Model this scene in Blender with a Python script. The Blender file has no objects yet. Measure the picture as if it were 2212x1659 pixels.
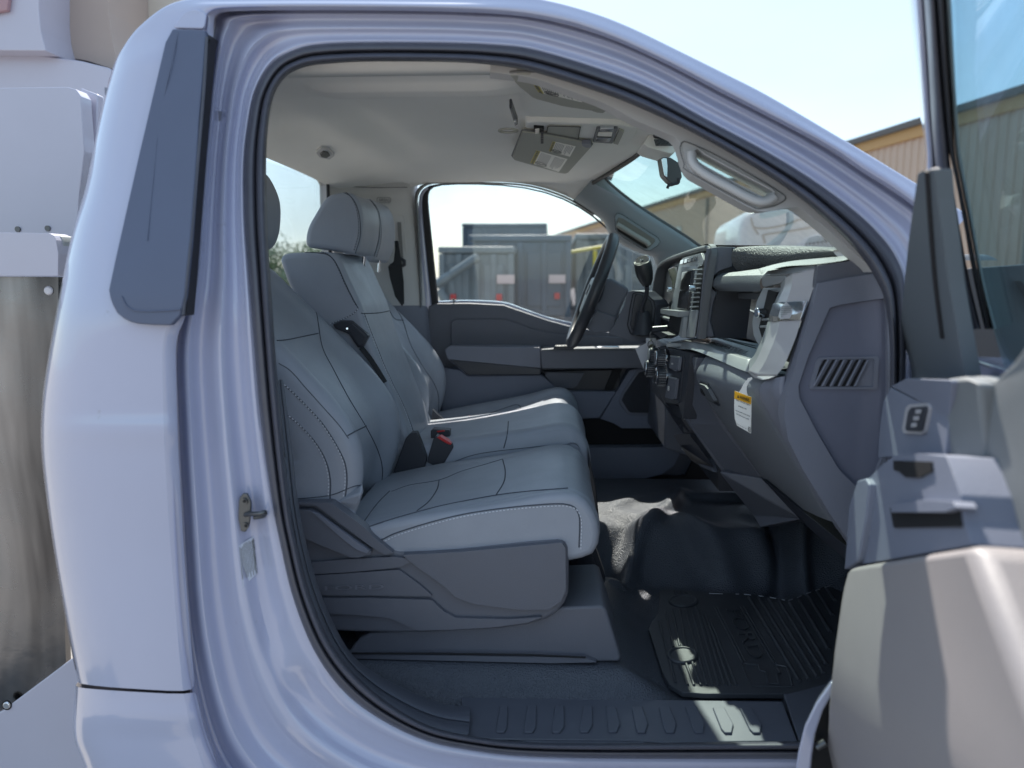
import bpy, bmesh, math, random
from mathutils import Vector, Matrix
from mathutils.bvhtree import BVHTree
from mathutils.geometry import tessellate_polygon
random.seed(7)
C = bpy.context.scene
COL = C.collection

# ---------------------------------------------------------------- camera, sky, sun, exposure
FPX, CX, CY = 1640.0, 1106.0, 829.5          # focal length and centre, in units of a 2212 px wide frame
TH = math.atan(234.5 / FPX); PS = math.atan(84 / FPX * math.cos(TH))
FW = Vector((-math.sin(PS) * math.cos(TH), math.cos(PS) * math.cos(TH), -math.sin(TH)))
RT = Vector((math.cos(PS), math.sin(PS), 0)); UP = RT.cross(FW)
CAM = Vector((0, 0, 1.65))
cd = bpy.data.cameras.new('camera'); cam = bpy.data.objects.new('camera', cd); COL.objects.link(cam)
cam.matrix_world = Matrix((( RT.x, UP.x, -FW.x, CAM.x), (RT.y, UP.y, -FW.y, CAM.y), (RT.z, UP.z, -FW.z, CAM.z), (0, 0, 0, 1)))
cd.sensor_width = 36; cd.lens = 36 * FPX / 2212; cd.clip_start = 0.02; cd.clip_end = 3000
cd.dof.use_dof = True; cd.dof.focus_distance = 1.95; cd.dof.aperture_fstop = 2.7
C.camera = cam
SUN = Vector((-0.045, 0.67, 0.74)).normalized()          # direction towards the sun
w = bpy.data.worlds.new('World'); C.world = w; w.use_nodes = True
nt = w.node_tree; nt.nodes.clear()
sky = nt.nodes.new('ShaderNodeTexSky'); sky.sky_type = 'NISHITA'; sky.sun_disc = False
sky.sun_elevation = math.asin(SUN.z); sky.sun_rotation = math.atan2(SUN.x, SUN.y)
sky.air_density = 1.15; sky.dust_density = 0.5; sky.ozone_density = 3.0
bg = nt.nodes.new('ShaderNodeBackground'); bg.inputs[1].default_value = 0.125
ow = nt.nodes.new('ShaderNodeOutputWorld')
# thin high cloud veil over the Nishita sky
tc = nt.nodes.new('ShaderNodeTexCoord'); mp = nt.nodes.new('ShaderNodeMapping'); mp.inputs['Scale'].default_value = (1.2, 1.2, 3.5)
nz = nt.nodes.new('ShaderNodeTexNoise'); nz.inputs['Scale'].default_value = 2.1; nz.inputs['Detail'].default_value = 7
rp = nt.nodes.new('ShaderNodeMapRange'); rp.inputs[1].default_value = 0.42; rp.inputs[2].default_value = 0.72
rp.inputs[3].default_value = 0.5; rp.inputs[4].default_value = 0.8
mx = nt.nodes.new('ShaderNodeMix'); mx.data_type = 'RGBA'; mx.inputs['B'].default_value = (3.1, 3.9, 4.7, 1)
nt.links.new(tc.outputs['Generated'], mp.inputs[0]); nt.links.new(mp.outputs[0], nz.inputs['Vector'])
nt.links.new(nz.outputs[0], rp.inputs[0]); nt.links.new(rp.outputs[0], mx.inputs['Factor'])
nt.links.new(sky.outputs[0], mx.inputs['A']); nt.links.new(mx.outputs['Result'], bg.inputs[0]); nt.links.new(bg.outputs[0], ow.inputs[0])
sl = bpy.data.lights.new('sun', 'SUN'); sl.energy = 4.4; sl.angle = math.radians(0.6); sl.color = (1, 0.94, 0.86)
so = bpy.data.objects.new('sun', sl); COL.objects.link(so); so.location = SUN * 30
so.rotation_euler = SUN.to_track_quat('Z', 'Y').to_euler()
vs = C.view_settings; vs.view_transform = 'Standard'; vs.look = 'None'; vs.gamma = 1; vs.use_curve_mapping = False
C.display_settings.display_device = 'sRGB'
vs.exposure = 1.0
C.render.engine = 'CYCLES'
cy = C.cycles; cy.use_denoising = True; cy.max_bounces = 9; cy.diffuse_bounces = 5; cy.glossy_bounces = 4
cy.transparent_max_bounces = 12; cy.transmission_bounces = 6; cy.caustics_reflective = False; cy.caustics_refractive = False
try: cy.denoiser = 'OPENIMAGEDENOISE'
except Exception: pass

# ---------------------------------------------------------------- helpers: points
def ray(u, v): return FPX * FW + (u - CX) * RT - (v - CY) * UP
def PY(u, v, y): d = ray(u, v); return CAM + d * (y / d.y)
def PX(u, v, x): d = ray(u, v); return CAM + d * (x / d.x)
def PZ(u, v, z): d = ray(u, v); return CAM + d * ((z - CAM.z) / d.z)
def PP(u, v, p0, n): d = ray(u, v); return CAM + d * ((Vector(p0) - CAM).dot(n) / d.dot(n))
K = 2212 / 2560
ZN = dict(A=(0, 0, 2.37), B=(600, 50, 2.37), C=(1200, 150, 3.016), D=(1660, 0, 2.37), E=(1350, 560, 3.318), G=(1600, 550, 2.3707),
          H=(0, 550, 2.3707), I=(0, 1200, 2.304), J=(640, 450, 2.073), K=(700, 1150, 2.154), L=(1400, 1150, 2.1547), M=(1950, 850, 1.551),
          N=(1680, 650, 4.1475), O=(1400, 880, 4.148), Q=(1150, 860, 5.53), R=(1440, 560, 6.38), S=(740, 1200, 3.95), V=(0, 0, K))
def uv(zone, pts):
    ox, oy, s = ZN[zone]
    return [((ox + p[0] / s) * K, (oy + p[1] / s) * K) + tuple(p[2:]) for p in pts]
def TY(zone, pts, y=None): return [PY(p[0], p[1], p[2] if len(p) > 2 else y) for p in uv(zone, pts)]
def TX(zone, pts, x=None): return [PX(p[0], p[1], p[2] if len(p) > 2 else x) for p in uv(zone, pts)]
def TZ(zone, pts, z=None): return [PZ(p[0], p[1], p[2] if len(p) > 2 else z) for p in uv(zone, pts)]
def catmull(pts, n, closed=False):
    P = [Vector(p) for p in pts]; m = len(P)
    out = []
    segs = m if closed else m - 1
    fine = []
    for i in range(segs):
        a = P[(i - 1) % m] if (closed or i > 0) else P[0] * 2 - P[1]
        b = P[i]; c = P[(i + 1) % m]
        d = P[(i + 2) % m] if (closed or i + 2 < m) else P[-1] * 2 - P[-2]
        for k in range(8):
            t = k / 8
            fine.append(0.5 * ((2 * b) + (c - a) * t + (2 * a - 5 * b + 4 * c - d) * t * t + (3 * b - a - 3 * c + d) * t ** 3))
    if not closed: fine.append(P[-1])
    L = [0]
    ff = fine + [fine[0]] if closed else fine
    for i in range(1, len(ff)): L.append(L[-1] + (ff[i] - ff[i - 1]).length)
    tot = L[-1]; cnt = n if closed else n - 1; j = 0
    for i in range(n):
        s = tot * i / cnt
        while j < len(L) - 2 and L[j + 1] < s: j += 1
        k = (s - L[j]) / max(1e-9, L[j + 1] - L[j]); out.append(ff[j].lerp(ff[j + 1], min(1, max(0, k))))
    return out
def station(pts, per=4):
    """smooth through hand-aligned stations, keeping the same parameter spacing"""
    P = [Vector(p) for p in pts]; m = len(P); out = []
    for i in range(m - 1):
        a = P[i - 1] if i else P[0] * 2 - P[1]; b = P[i]; c = P[i + 1]; d = P[i + 2] if i + 2 < m else P[-1] * 2 - P[-2]
        for k in range(per):
            t = k / per
            out.append(0.5 * ((2 * b) + (c - a) * t + (2 * a - 5 * b + 4 * c - d) * t * t + (3 * b - a - 3 * c + d) * t ** 3))
    out.append(P[-1]); return out
def rounded(pts, r=0.2, n=4):
    """round every corner of a closed polygon; r is the share of the shorter edge"""
    P = [Vector(p) for p in pts]; m = len(P); out = []
    for i in range(m):
        a, b, c = P[i - 1], P[i], P[(i + 1) % m]
        k = min((a - b).length, (c - b).length) * r
        p = b + (a - b).normalized() * k; q = b + (c - b).normalized() * k
        for j in range(n + 1):
            t = j / n; out.append(p * (1 - t) ** 2 + b * 2 * t * (1 - t) + q * t * t)
    return out
def smooth01(x): x = max(0, min(1, x)); return x * x * (3 - 2 * x)

# ---------------------------------------------------------------- helpers: objects
def thing(name, label, cat, loc, group=None):
    o = bpy.data.objects.new(name, None); COL.objects.link(o); o.location = loc
    o['label'] = label; o['category'] = cat
    if group: o['group'] = group
    bpy.context.view_layer.update()
    return o
def link(name, me, mat, parent=None, label=None, kind=None, smooth=35, bevel=None, sub=0, solid=0, seg=3, bang=35):
    o = bpy.data.objects.new(name, me); COL.objects.link(o)
    if mat: me.materials.append(mat)
    if smooth:
        for p in me.polygons: p.use_smooth = True
        try: me.set_sharp_from_angle(angle=math.radians(smooth))
        except Exception: pass
    if parent:
        o.parent = parent
        bpy.context.view_layer.update()
        o.matrix_parent_inverse = parent.matrix_world.inverted()
    if solid:
        m = o.modifiers.new('solid', 'SOLIDIFY'); m.thickness = abs(solid); m.offset = -1 if solid > 0 else 1
    if sub:
        m = o.modifiers.new('sub', 'SUBSURF'); m.levels = sub; m.render_levels = sub
    if bevel:
        m = o.modifiers.new('bevel', 'BEVEL'); m.width = bevel; m.segments = seg; m.limit_method = 'ANGLE'; m.angle_limit = math.radians(bang); m.harden_normals = False
    if label: o['label'] = label
    if kind: o['kind'] = kind
    return o
def top(o, label, cat, group=None, kind=None):
    """tag a one-mesh thing and put its origin at its base"""
    me = o.data; xs = [v.co.x for v in me.vertices]; ys = [v.co.y for v in me.vertices]; zs = [v.co.z for v in me.vertices]
    c = Vector(((min(xs) + max(xs)) / 2, (min(ys) + max(ys)) / 2, min(zs)))
    me.transform(Matrix.Translation(-c)); o.location = c
    o['label'] = label; o['category'] = cat
    if group: o['group'] = group
    if kind: o['kind'] = kind
    return o
def mesh(verts, faces):
    me = bpy.data.meshes.new('mesh'); me.from_pydata([tuple(v) for v in verts], [], faces); me.validate(); me.update(); return me
def orient(me):
    bm = bmesh.new(); bm.from_mesh(me); bmesh.ops.recalc_face_normals(bm, faces=bm.faces); bm.to_mesh(me); bm.free(); me.update()
def loft(name, rows, mat, parent=None, closed=False, cyc=False, caps=False, **kw):
    n = len(rows[0]); V = [p for r in rows for p in r]; Fc = []
    R = len(rows); mr = n if closed else n - 1
    for i in range(R if cyc else R - 1):
        i2 = (i + 1) % R
        for j in range(mr):
            k = (j + 1) % n; Fc.append((i * n + j, i * n + k, i2 * n + k, i2 * n + j))
    if caps:
        Fc.append(tuple(range(n))[::-1]); Fc.append(tuple((R - 1) * n + j for j in range(n)))
    me = mesh(V, Fc)
    if closed or caps or kw.pop('fix', False): orient(me)
    return link(name, me, mat, parent, **kw)
def prism_mesh(outline, vec, holes=()):
    loops = [list(outline)] + [list(h) for h in holes]
    flat = [p for l in loops for p in l]; n = len(flat)
    tris = tessellate_polygon(loops)
    # tessellate_polygon returns indices into the concatenated loops
    V = flat + [p + vec for p in flat]; Fc = [tuple(t) for t in tris] + [tuple(i + n for i in t)[::-1] for t in tris]
    s = 0
    for l in loops:
        m = len(l)
        for i in range(m): Fc.append((s + i, s + (i + 1) % m, s + (i + 1) % m + n, s + i + n))
        s += m
    me = mesh(V, Fc); orient(me); 
    bm = bmesh.new(); bm.from_mesh(me)
    bmesh.ops.dissolve_limit(bm, angle_limit=math.radians(1.5), verts=bm.verts, edges=bm.edges, use_dissolve_boundaries=False)
    bm.to_mesh(me); bm.free(); me.update()
    return me
def prism(name, outline, vec, mat, parent=None, holes=(), **kw):
    return link(name, prism_mesh(outline, Vector(vec), holes), mat, parent, **kw)
def tube_geo(pts, r, closed=False, n=8, flat=1.0, capit=True):
    P = [Vector(p) for p in pts]; m = len(P); V = []; Fc = []
    up0 = None
    for i in range(m):
        a = P[i - 1] if (i or closed) else P[0]; b = P[(i + 1) % m] if (i < m - 1 or closed) else P[-1]
        t = (b - a); t = t.normalized() if t.length > 1e-9 else Vector((0, 0, 1))
        if up0 is None: up0 = t.orthogonal().normalized()
        up0 = (up0 - t * up0.dot(t)); up0 = up0.normalized() if up0.length > 1e-6 else t.orthogonal().normalized()
        s = t.cross(up0); rr = r[i] if isinstance(r, (list, tuple)) else r
        for k in range(n):
            an = 2 * math.pi * k / n; V.append(P[i] + up0 * math.cos(an) * rr + s * math.sin(an) * rr * flat)
    for i in range(m if closed else m - 1):
        i2 = (i + 1) % m
        for k in range(n):
            k2 = (k + 1) % n; Fc.append((i * n + k, i * n + k2, i2 * n + k2, i2 * n + k))
    if not closed and capit:
        Fc.append(tuple(range(n))[::-1]); Fc.append(tuple((m - 1) * n + k for k in range(n)))
    return V, Fc
def tube(name, pts, r, mat, parent=None, closed=False, n=8, flat=1.0, **kw):
    V, Fc = tube_geo(pts, r, closed, n, flat); me = mesh(V, Fc); orient(me)
    kw.setdefault('smooth', 50); return link(name, me, mat, parent, **kw)
def multi(name, geos, mat, parent=None, **kw):
    V = []; Fc = []
    for v, f in geos:
        b = len(V); V += v; Fc += [tuple(i + b for i in x) for x in f]
    return link(name, mesh(V, Fc), mat, parent, **kw)
def box_geo(c, sx, sy, sz, ax=None):
    ax = ax or (Vector((1, 0, 0)), Vector((0, 1, 0)), Vector((0, 0, 1))); c = Vector(c)
    V = [c + ax[0] * sx * i + ax[1] * sy * j + ax[2] * sz * k for i in (-.5, .5) for j in (-.5, .5) for k in (-.5, .5)]
    return V, [(0, 1, 3, 2), (4, 6, 7, 5), (0, 4, 5, 1), (2, 3, 7, 6), (0, 2, 6, 4), (1, 5, 7, 3)]
def box(name, c, sx, sy, sz, mat, parent=None, ax=None, **kw):
    V, Fc = box_geo(c, sx, sy, sz, ax); me = mesh(V, Fc); orient(me); return link(name, me, mat, parent, **kw)
def disc(name, c, axis, r, h, mat, parent=None, n=24, r2=None, **kw):
    a = Vector(axis).normalized(); s = a.orthogonal().normalized(); t = a.cross(s); c = Vector(c); r2 = r if r2 is None else r2
    V = [c + (s * math.cos(2 * math.pi * k / n) + t * math.sin(2 * math.pi * k / n)) * rr + a * hh for rr, hh in ((r, 0), (r2, h)) for k in range(n)]
    Fc = [(k, (k + 1) % n, n + (k + 1) % n, n + k) for k in range(n)] + [tuple(range(n))[::-1], tuple(range(n, 2 * n))]
    me = mesh(V, Fc); orient(me); return link(name, me, mat, parent, **kw)
def bvh(objs):
    bpy.context.view_layer.update(); dg = bpy.context.evaluated_depsgraph_get(); out = []
    for o in objs:
        e = o.evaluated_get(dg); me = e.to_mesh(); mw = o.matrix_world
        out.append(BVHTree.FromPolygons([mw @ v.co for v in me.vertices], [tuple(p.vertices) for p in me.polygons])); e.to_mesh_clear()
    return out
def hit(trees, u, v, off=0.0, miss=None):
    d = ray(u, v).normalized(); best = None
    for t in trees:
        loc, nrm, idx, dist = t.ray_cast(CAM, d)
        if loc is not None and (best is None or dist < best[1]):
            if nrm.dot(d) > 0: nrm = -nrm
            best = (loc + nrm * off, dist, nrm)
    if best is None: return (miss, None) if miss is not None else (None, None)
    return best[0], best[2]
def onsurf(trees, pts, n=None, off=0.0, closed=False):
    """image path -> path lying on real surfaces"""
    q = catmull([Vector((p[0], p[1], 0)) for p in pts], n or max(12, len(pts) * 8), closed)
    out = []
    for p in q:
        h, _ = hit(trees, p.x, p.y, off)
        if h is not None: out.append(h)
    return out
def stitches(path, seg=0.0045, gap=0.0035, r=0.0013):
    g = []; L = [0]
    for i in range(1, len(path)): L.append(L[-1] + (path[i] - path[i - 1]).length)
    def at(s):
        for i in range(1, len(L)):
            if L[i] >= s: return path[i - 1].lerp(path[i], (s - L[i - 1]) / max(1e-9, L[i] - L[i - 1]))
        return path[-1]
    s = 0
    while s + seg < L[-1]: g.append(tube_geo([at(s), at(s + seg)], r, n=4)); s += seg + gap
    return g
def text(name, s, quad, mat, parent=None, depth=0.0008, off=0.0006, **kw):
    """quad = BL, BR, TR, TL in the world"""
    cu = bpy.data.curves.new('t', 'FONT'); cu.body = s; cu.resolution_u = 3
    tob = bpy.data.objects.new('t', cu); COL.objects.link(tob); bpy.context.view_layer.update()
    me = bpy.data.meshes.new_from_object(tob.evaluated_get(bpy.context.evaluated_depsgraph_get()))
    bpy.data.objects.remove(tob)
    xs = [v.co.x for v in me.vertices]; ys = [v.co.y for v in me.vertices]
    x0, x1, y0, y1 = min(xs), max(xs), min(ys), max(ys); bl, br, tr, tl = quad
    nn = (br - bl).cross(tl - bl).normalized()
    if nn.dot(CAM - bl) < 0: nn = -nn
    for v in me.vertices:
        a = (v.co.x - x0) / (x1 - x0); b = (v.co.y - y0) / (y1 - y0)
        v.co = (bl.lerp(br, a)).lerp(tl.lerp(tr, a), b) + nn * (off + depth)
    me.update()
    o = link(name, me, mat, parent, smooth=0, **kw)
    m = o.modifiers.new('solid', 'SOLIDIFY'); m.thickness = depth + off * .5; m.offset = 0
    return o

# ---------------------------------------------------------------- materials
MATS = {}
def mat(name, col, rough=0.5, metal=0.0, coat=0.0, bump=None, var=None, spec=0.5, rvar=0, sheen=0, bump2=None, aniso=0):
    m = bpy.data.materials.new(name); m.use_nodes = True; t = m.node_tree; b = t.nodes['Principled BSDF']
    b.inputs['Base Color'].default_value = (*col, 1); b.inputs['Roughness'].default_value = rough; b.inputs['Metallic'].default_value = metal
    b.inputs['Coat Weight'].default_value = coat; b.inputs['Coat Roughness'].default_value = 0.05; b.inputs['Specular IOR Level'].default_value = spec
    if sheen: b.inputs['Sheen Weight'].default_value = sheen
    tcn = t.nodes.new('ShaderNodeTexCoord')
    if var:
        n = t.nodes.new('ShaderNodeTexNoise'); n.inputs['Scale'].default_value = var[0]; n.inputs['Detail'].default_value = 6; n.inputs['Roughness'].default_value = .62
        x = t.nodes.new('ShaderNodeMix'); x.data_type = 'RGBA'; a = var[1]
        x.inputs['A'].default_value = (*[max(0, c * (1 - a)) for c in col], 1); x.inputs['B'].default_value = (*[min(1, c * (1 + a)) for c in col], 1)
        t.links.new(tcn.outputs['Object'], n.inputs['Vector']); t.links.new(n.outputs[0], x.inputs['Factor']); t.links.new(x.outputs['Result'], b.inputs['Base Color'])
    if rvar:
        n = t.nodes.new('ShaderNodeTexNoise'); n.inputs['Scale'].default_value = 9; n.inputs['Detail'].default_value = 8
        x = t.nodes.new('ShaderNodeMapRange'); x.inputs[1].default_value = .3; x.inputs[2].default_value = .7
        x.inputs[3].default_value = max(0, rough - rvar); x.inputs[4].default_value = min(1, rough + rvar)
        t.links.new(tcn.outputs['Object'], n.inputs['Vector']); t.links.new(n.outputs[0], x.inputs[0]); t.links.new(x.outputs[0], b.inputs['Roughness'])
    prev = None
    for bp in (bump, bump2):
        if not bp: continue
        kind, sc, st, dist = bp
        if kind == 'noise':
            n = t.nodes.new('ShaderNodeTexNoise'); n.inputs['Scale'].default_value = sc; n.inputs['Detail'].default_value = 3; out = n.outputs[0]
        elif kind == 'voronoi':
            n = t.nodes.new('ShaderNodeTexVoronoi'); n.inputs['Scale'].default_value = sc; n.feature = 'SMOOTH_F1'; out = n.outputs['Distance']
        bn = t.nodes.new('ShaderNodeBump'); bn.inputs['Strength'].default_value = st; bn.inputs['Distance'].default_value = dist
        t.links.new(tcn.outputs['Object'], n.inputs['Vector']); t.links.new(out, bn.inputs['Height'])
        if prev: t.links.new(prev.outputs[0], bn.inputs['Normal'])
        prev = bn
    if prev: t.links.new(prev.outputs[0], b.inputs['Normal'])
    MATS[name] = m; return m
def glassmat(name, tint, fres=1.45, dirt=0.0):
    m = bpy.data.materials.new(name); m.use_nodes = True; t = m.node_tree; t.nodes.clear()
    o = t.nodes.new('ShaderNodeOutputMaterial'); tr = t.nodes.new('ShaderNodeBsdfTransparent'); tr.inputs[0].default_value = (*tint, 1)
    g = t.nodes.new('ShaderNodeBsdfGlossy'); g.inputs['Roughness'].default_value = 0.0; lw = t.nodes.new('ShaderNodeLayerWeight'); pw = t.nodes.new('ShaderNodeMath'); pw.operation = 'POWER'; pw.inputs[1].default_value = 5
    f = t.nodes.new('ShaderNodeMath'); f.operation = 'MULTIPLY_ADD'; f.inputs[1].default_value = .9; f.inputs[2].default_value = .045 if fres < 1.5 else .06
    t.links.new(lw.outputs['Facing'], pw.inputs[0]); t.links.new(pw.outputs[0], f.inputs[0])
    x = t.nodes.new('ShaderNodeMixShader'); t.links.new(f.outputs[0], x.inputs[0]); t.links.new(tr.outputs[0], x.inputs[1]); t.links.new(g.outputs[0], x.inputs[2])
    last = x
    if dirt:
        d = t.nodes.new('ShaderNodeBsdfDiffuse'); d.inputs[0].default_value = (.7, .75, .75, 1)
        y = t.nodes.new('ShaderNodeMixShader'); n = t.nodes.new('ShaderNodeTexNoise'); n.inputs['Scale'].default_value = 14; n.inputs['Detail'].default_value = 8
        tcn = t.nodes.new('ShaderNodeTexCoord'); mr = t.nodes.new('ShaderNodeMapRange'); mr.inputs[1].default_value = .35; mr.inputs[2].default_value = .8; mr.inputs[3].default_value = dirt * .5; mr.inputs[4].default_value = dirt * 1.6
        t.links.new(tcn.outputs['Object'], n.inputs['Vector']); t.links.new(n.outputs[0], mr.inputs[0]); t.links.new(mr.outputs[0], y.inputs[0])
        t.links.new(x.outputs[0], y.inputs[1]); t.links.new(d.outputs[0], y.inputs[2]); last = y
    t.links.new(last.outputs[0], o.inputs[0]); MATS[name] = m; return m
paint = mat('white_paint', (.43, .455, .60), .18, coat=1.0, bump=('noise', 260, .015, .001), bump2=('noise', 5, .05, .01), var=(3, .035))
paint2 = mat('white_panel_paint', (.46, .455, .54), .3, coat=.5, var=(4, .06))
rubber = mat('seal_rubber', (.075, .078, .10), .42, bump=('noise', 900, .08, .001), var=(30, .2), rvar=.08)
rubber_dk = mat('channel_rubber', (.02, .02, .024), .6)
applq = mat('satin_black_trim', (.095, .115, .18), .38, bump=('noise', 700, .05, .001), rvar=.06, var=(6, .08))
leather = mat('grey_vinyl', (.32, .345, .40), .42, bump=('voronoi', 620, .28, .0016), bump2=('noise', 11, .35, .010), var=(7, .10), rvar=.07)
leather2 = mat('grey_vinyl_insert', (.38, .42, .46), .5, bump=('voronoi', 900, .5, .002), bump2=('noise', 14, .10, .008), var=(8, .08))
cush_dummy = None
seam = mat('seam_thread', (.07, .08, .10), .8)
thread = mat('pale_thread', (.66, .68, .74), .7)
plastic = mat('charcoal_plastic', (.135, .142, .172), .48, bump=('voronoi', 900, .35, .0015), var=(9, .1), rvar=.06)
plastic_l = mat('slate_plastic', (.20, .212, .262), .5, bump=('voronoi', 900, .3, .0015), var=(6, .07))
plastic_b = mat('black_plastic', (.034, .037, .048), .4, bump=('noise', 800, .08, .001), rvar=.08)
plastic_g = mat('grey_dash_plastic', (.125, .138, .155), .5, bump=('voronoi', 700, .45, .002), var=(8, .06))
doorpl = mat('door_trim_plastic', (.20, .22, .285), .55, bump=('voronoi', 800, .3, .0015), var=(5, .08))
silver = mat('silver_trim_paint', (.50, .49, .51), .36, metal=.15, var=(5, .04), coat=.15)
silver_g = mat('grey_bezel_paint', (.30, .32, .335), .38, metal=.0, coat=.2)
chrome = mat('chrome', (.75, .77, .8), .08, metal=1.0)
steel = mat('stainless_steel', (.27, .25, .235), .25, metal=1.0, var=(2.5, .35), rvar=.1, bump=('noise', 6, .10, .02), bump2=('noise', 90, .06, .002))
zinc = mat('zinc_hardware', (.13, .135, .14), .4, metal=.8)
liner = mat('headliner_cloth', (.90, .89, .85), .95, spec=.15, bump=('noise', 1400, .25, .001), var=(3, .035))
trimgrey = mat('grey_pillar_trim', (.58, .575, .57), .6, bump=('noise', 900, .12, .001), var=(4, .04))
visorm = mat('visor_cloth', (.46, .455, .41), .9, spec=.2, bump=('noise', 1200, .2, .001))
floorm = mat('black_floor_vinyl', (.08, .09, .112), .5, spec=.45, bump=('voronoi', 330, .9, .003), bump2=('noise', 40, .15, .004), rvar=.06)
matm = mat('black_mat_rubber', (.055, .06, .07), .42, bump=('noise', 1500, .3, .001), var=(12, .2))
sillm = mat('sill_plastic', (.11, .12, .15), .42, bump=('noise', 900, .15, .001), var=(14, .12), rvar=.06)
white = mat('printed_white', (.95, .93, .87), .5)
paper = mat('paper_tag', (.62, .62, .66), .6, bump=('noise', 30, .25, .005), var=(10, .06))
yellow = mat('label_yellow', (.62, .52, .10), .5)
orange = mat('warning_orange', (.82, .42, .015), .45)
ink = mat('ink', (.02, .02, .025), .6)
ink_g = mat('grey_ink', (.16, .16, .16), .7)
red = mat('buckle_red', (.65, .03, .03), .35)
belt = mat('belt_webbing', (.015, .016, .02), .7, bump=('noise', 900, .3, .001))
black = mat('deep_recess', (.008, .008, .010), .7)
screenm = mat('screen_glass', (.03, .03, .035), .06, spec=.8)
gl_clear = glassmat('clear_glass', (.95, .97, .96), 1.45, .025)
gl_wind = glassmat('windshield_glass', (.66, .80, .74), 1.45, .11)
gl_door = glassmat('door_glass', (.66, .80, .84), 1.5, .06)

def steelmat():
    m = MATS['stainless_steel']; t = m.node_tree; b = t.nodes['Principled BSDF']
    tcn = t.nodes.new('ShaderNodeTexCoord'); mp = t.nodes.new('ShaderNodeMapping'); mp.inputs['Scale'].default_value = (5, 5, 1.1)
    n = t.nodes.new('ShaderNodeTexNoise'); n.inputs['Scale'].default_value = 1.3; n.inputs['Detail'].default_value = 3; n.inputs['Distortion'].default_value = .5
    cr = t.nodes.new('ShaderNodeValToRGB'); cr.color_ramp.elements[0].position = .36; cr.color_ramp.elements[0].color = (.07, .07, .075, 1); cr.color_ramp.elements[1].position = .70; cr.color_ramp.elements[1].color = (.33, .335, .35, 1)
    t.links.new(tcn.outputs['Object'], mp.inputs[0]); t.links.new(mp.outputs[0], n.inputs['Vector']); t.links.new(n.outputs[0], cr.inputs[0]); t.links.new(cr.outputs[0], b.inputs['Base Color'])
steelmat()

def dirty(m, thr=.64, dark=.72):
    """sparse smudges and specks of road dirt multiplied over the coat"""
    t = m.node_tree; b = t.nodes['Principled BSDF']; src = b.inputs['Base Color'].links[0].from_socket
    tcn = t.nodes.new('ShaderNodeTexCoord'); n = t.nodes.new('ShaderNodeTexNoise'); n.inputs['Scale'].default_value = 22; n.inputs['Detail'].default_value = 12; n.inputs['Roughness'].default_value = .7
    n2 = t.nodes.new('ShaderNodeTexNoise'); n2.inputs['Scale'].default_value = 2.2; ad = t.nodes.new('ShaderNodeMath'); ad.operation = 'MULTIPLY_ADD'; ad.inputs[1].default_value = .35
    cr = t.nodes.new('ShaderNodeMapRange'); cr.inputs[1].default_value = thr + .14; cr.inputs[2].default_value = thr + .24; cr.inputs[3].default_value = 0; cr.inputs[4].default_value = 1
    x = t.nodes.new('ShaderNodeMix'); x.data_type = 'RGBA'; x.blend_type = 'MULTIPLY'; x.inputs['B'].default_value = (dark, dark * .97, dark * .93, 1)
    t.links.new(tcn.outputs['Object'], n.inputs['Vector']); t.links.new(tcn.outputs['Object'], n2.inputs['Vector']); t.links.new(n2.outputs[0], ad.inputs[0]); t.links.new(n.outputs[0], ad.inputs[2])
    t.links.new(ad.outputs[0], cr.inputs[0]); t.links.new(cr.outputs[0], x.inputs['Factor']); t.links.new(src, x.inputs['A']); t.links.new(x.outputs['Result'], b.inputs['Base Color'])
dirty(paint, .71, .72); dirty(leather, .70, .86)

# ================================================================ THE TRUCK: outer shell and door opening
truck = thing('work_truck', 'white work truck cab with grey vinyl interior seen through its open passenger door', 'truck', (0.0, 2.3, 0.0))
def tum(v): return .10 * smooth01((720 - v) / 620)
# outer skin of the cab side, from the rear lower corner up and along the roof rail
skin = [(215, 1800, 285, 1800, 500, 1800), (175, 1659, 240, 1659, 455, 1659), (150, 1590, 232, 1590, 430, 1590), (156, 1484, 229, 1491, 409, 1501)]
skin2 = [(160, 1475, 225, 1484, 408, 1495), (140, 1370, 205, 1372, 397, 1370), (110, 1200, 180, 1200, 384, 1200), (90, 1060, 160, 1060, 376, 1060),
         (80, 950, 152, 950, 370, 950), (85, 850, 152, 850, 367, 850), (102, 740, 165, 740, 366, 740), (113, 680, 172, 682, 385, 685), (125, 620, 183, 620, 397, 620),
         (150, 500, 203, 500, 412, 500), (180, 400, 228, 400, 422, 400), (210, 250, 258, 250, 436, 250), (236, 150, 285, 140, 444, 130),
         (262, 98, 315, 84, 447, 70), (300, 52, 350, 38, 449, 40), (376, 2, 400, 8, 456, 22), (500, -10, 500, 3, 500, 15), (700, -12, 700, 2, 700, 13),
         (950, -10, 950, 4, 950, 16), (1110, -12, 1108, 4, 1105, 24), (1191, 0, 1196, 14, 1212, 42), (1287, 27, 1284, 40, 1282, 63), (1370, 60, 1364, 72, 1352, 90), (1469, 108, 1463, 120, 1452, 137),
        (1564, 155, 1557, 167, 1545, 186), (1662, 205, 1655, 217, 1642, 236), (1815, 295, 1806, 306, 1790, 314), (1900, 346, 1890, 355, 1868, 367), (1973, 390, 1964, 402, 1943, 414), (2090, 460, 2080, 478, 2055, 500)]
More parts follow.
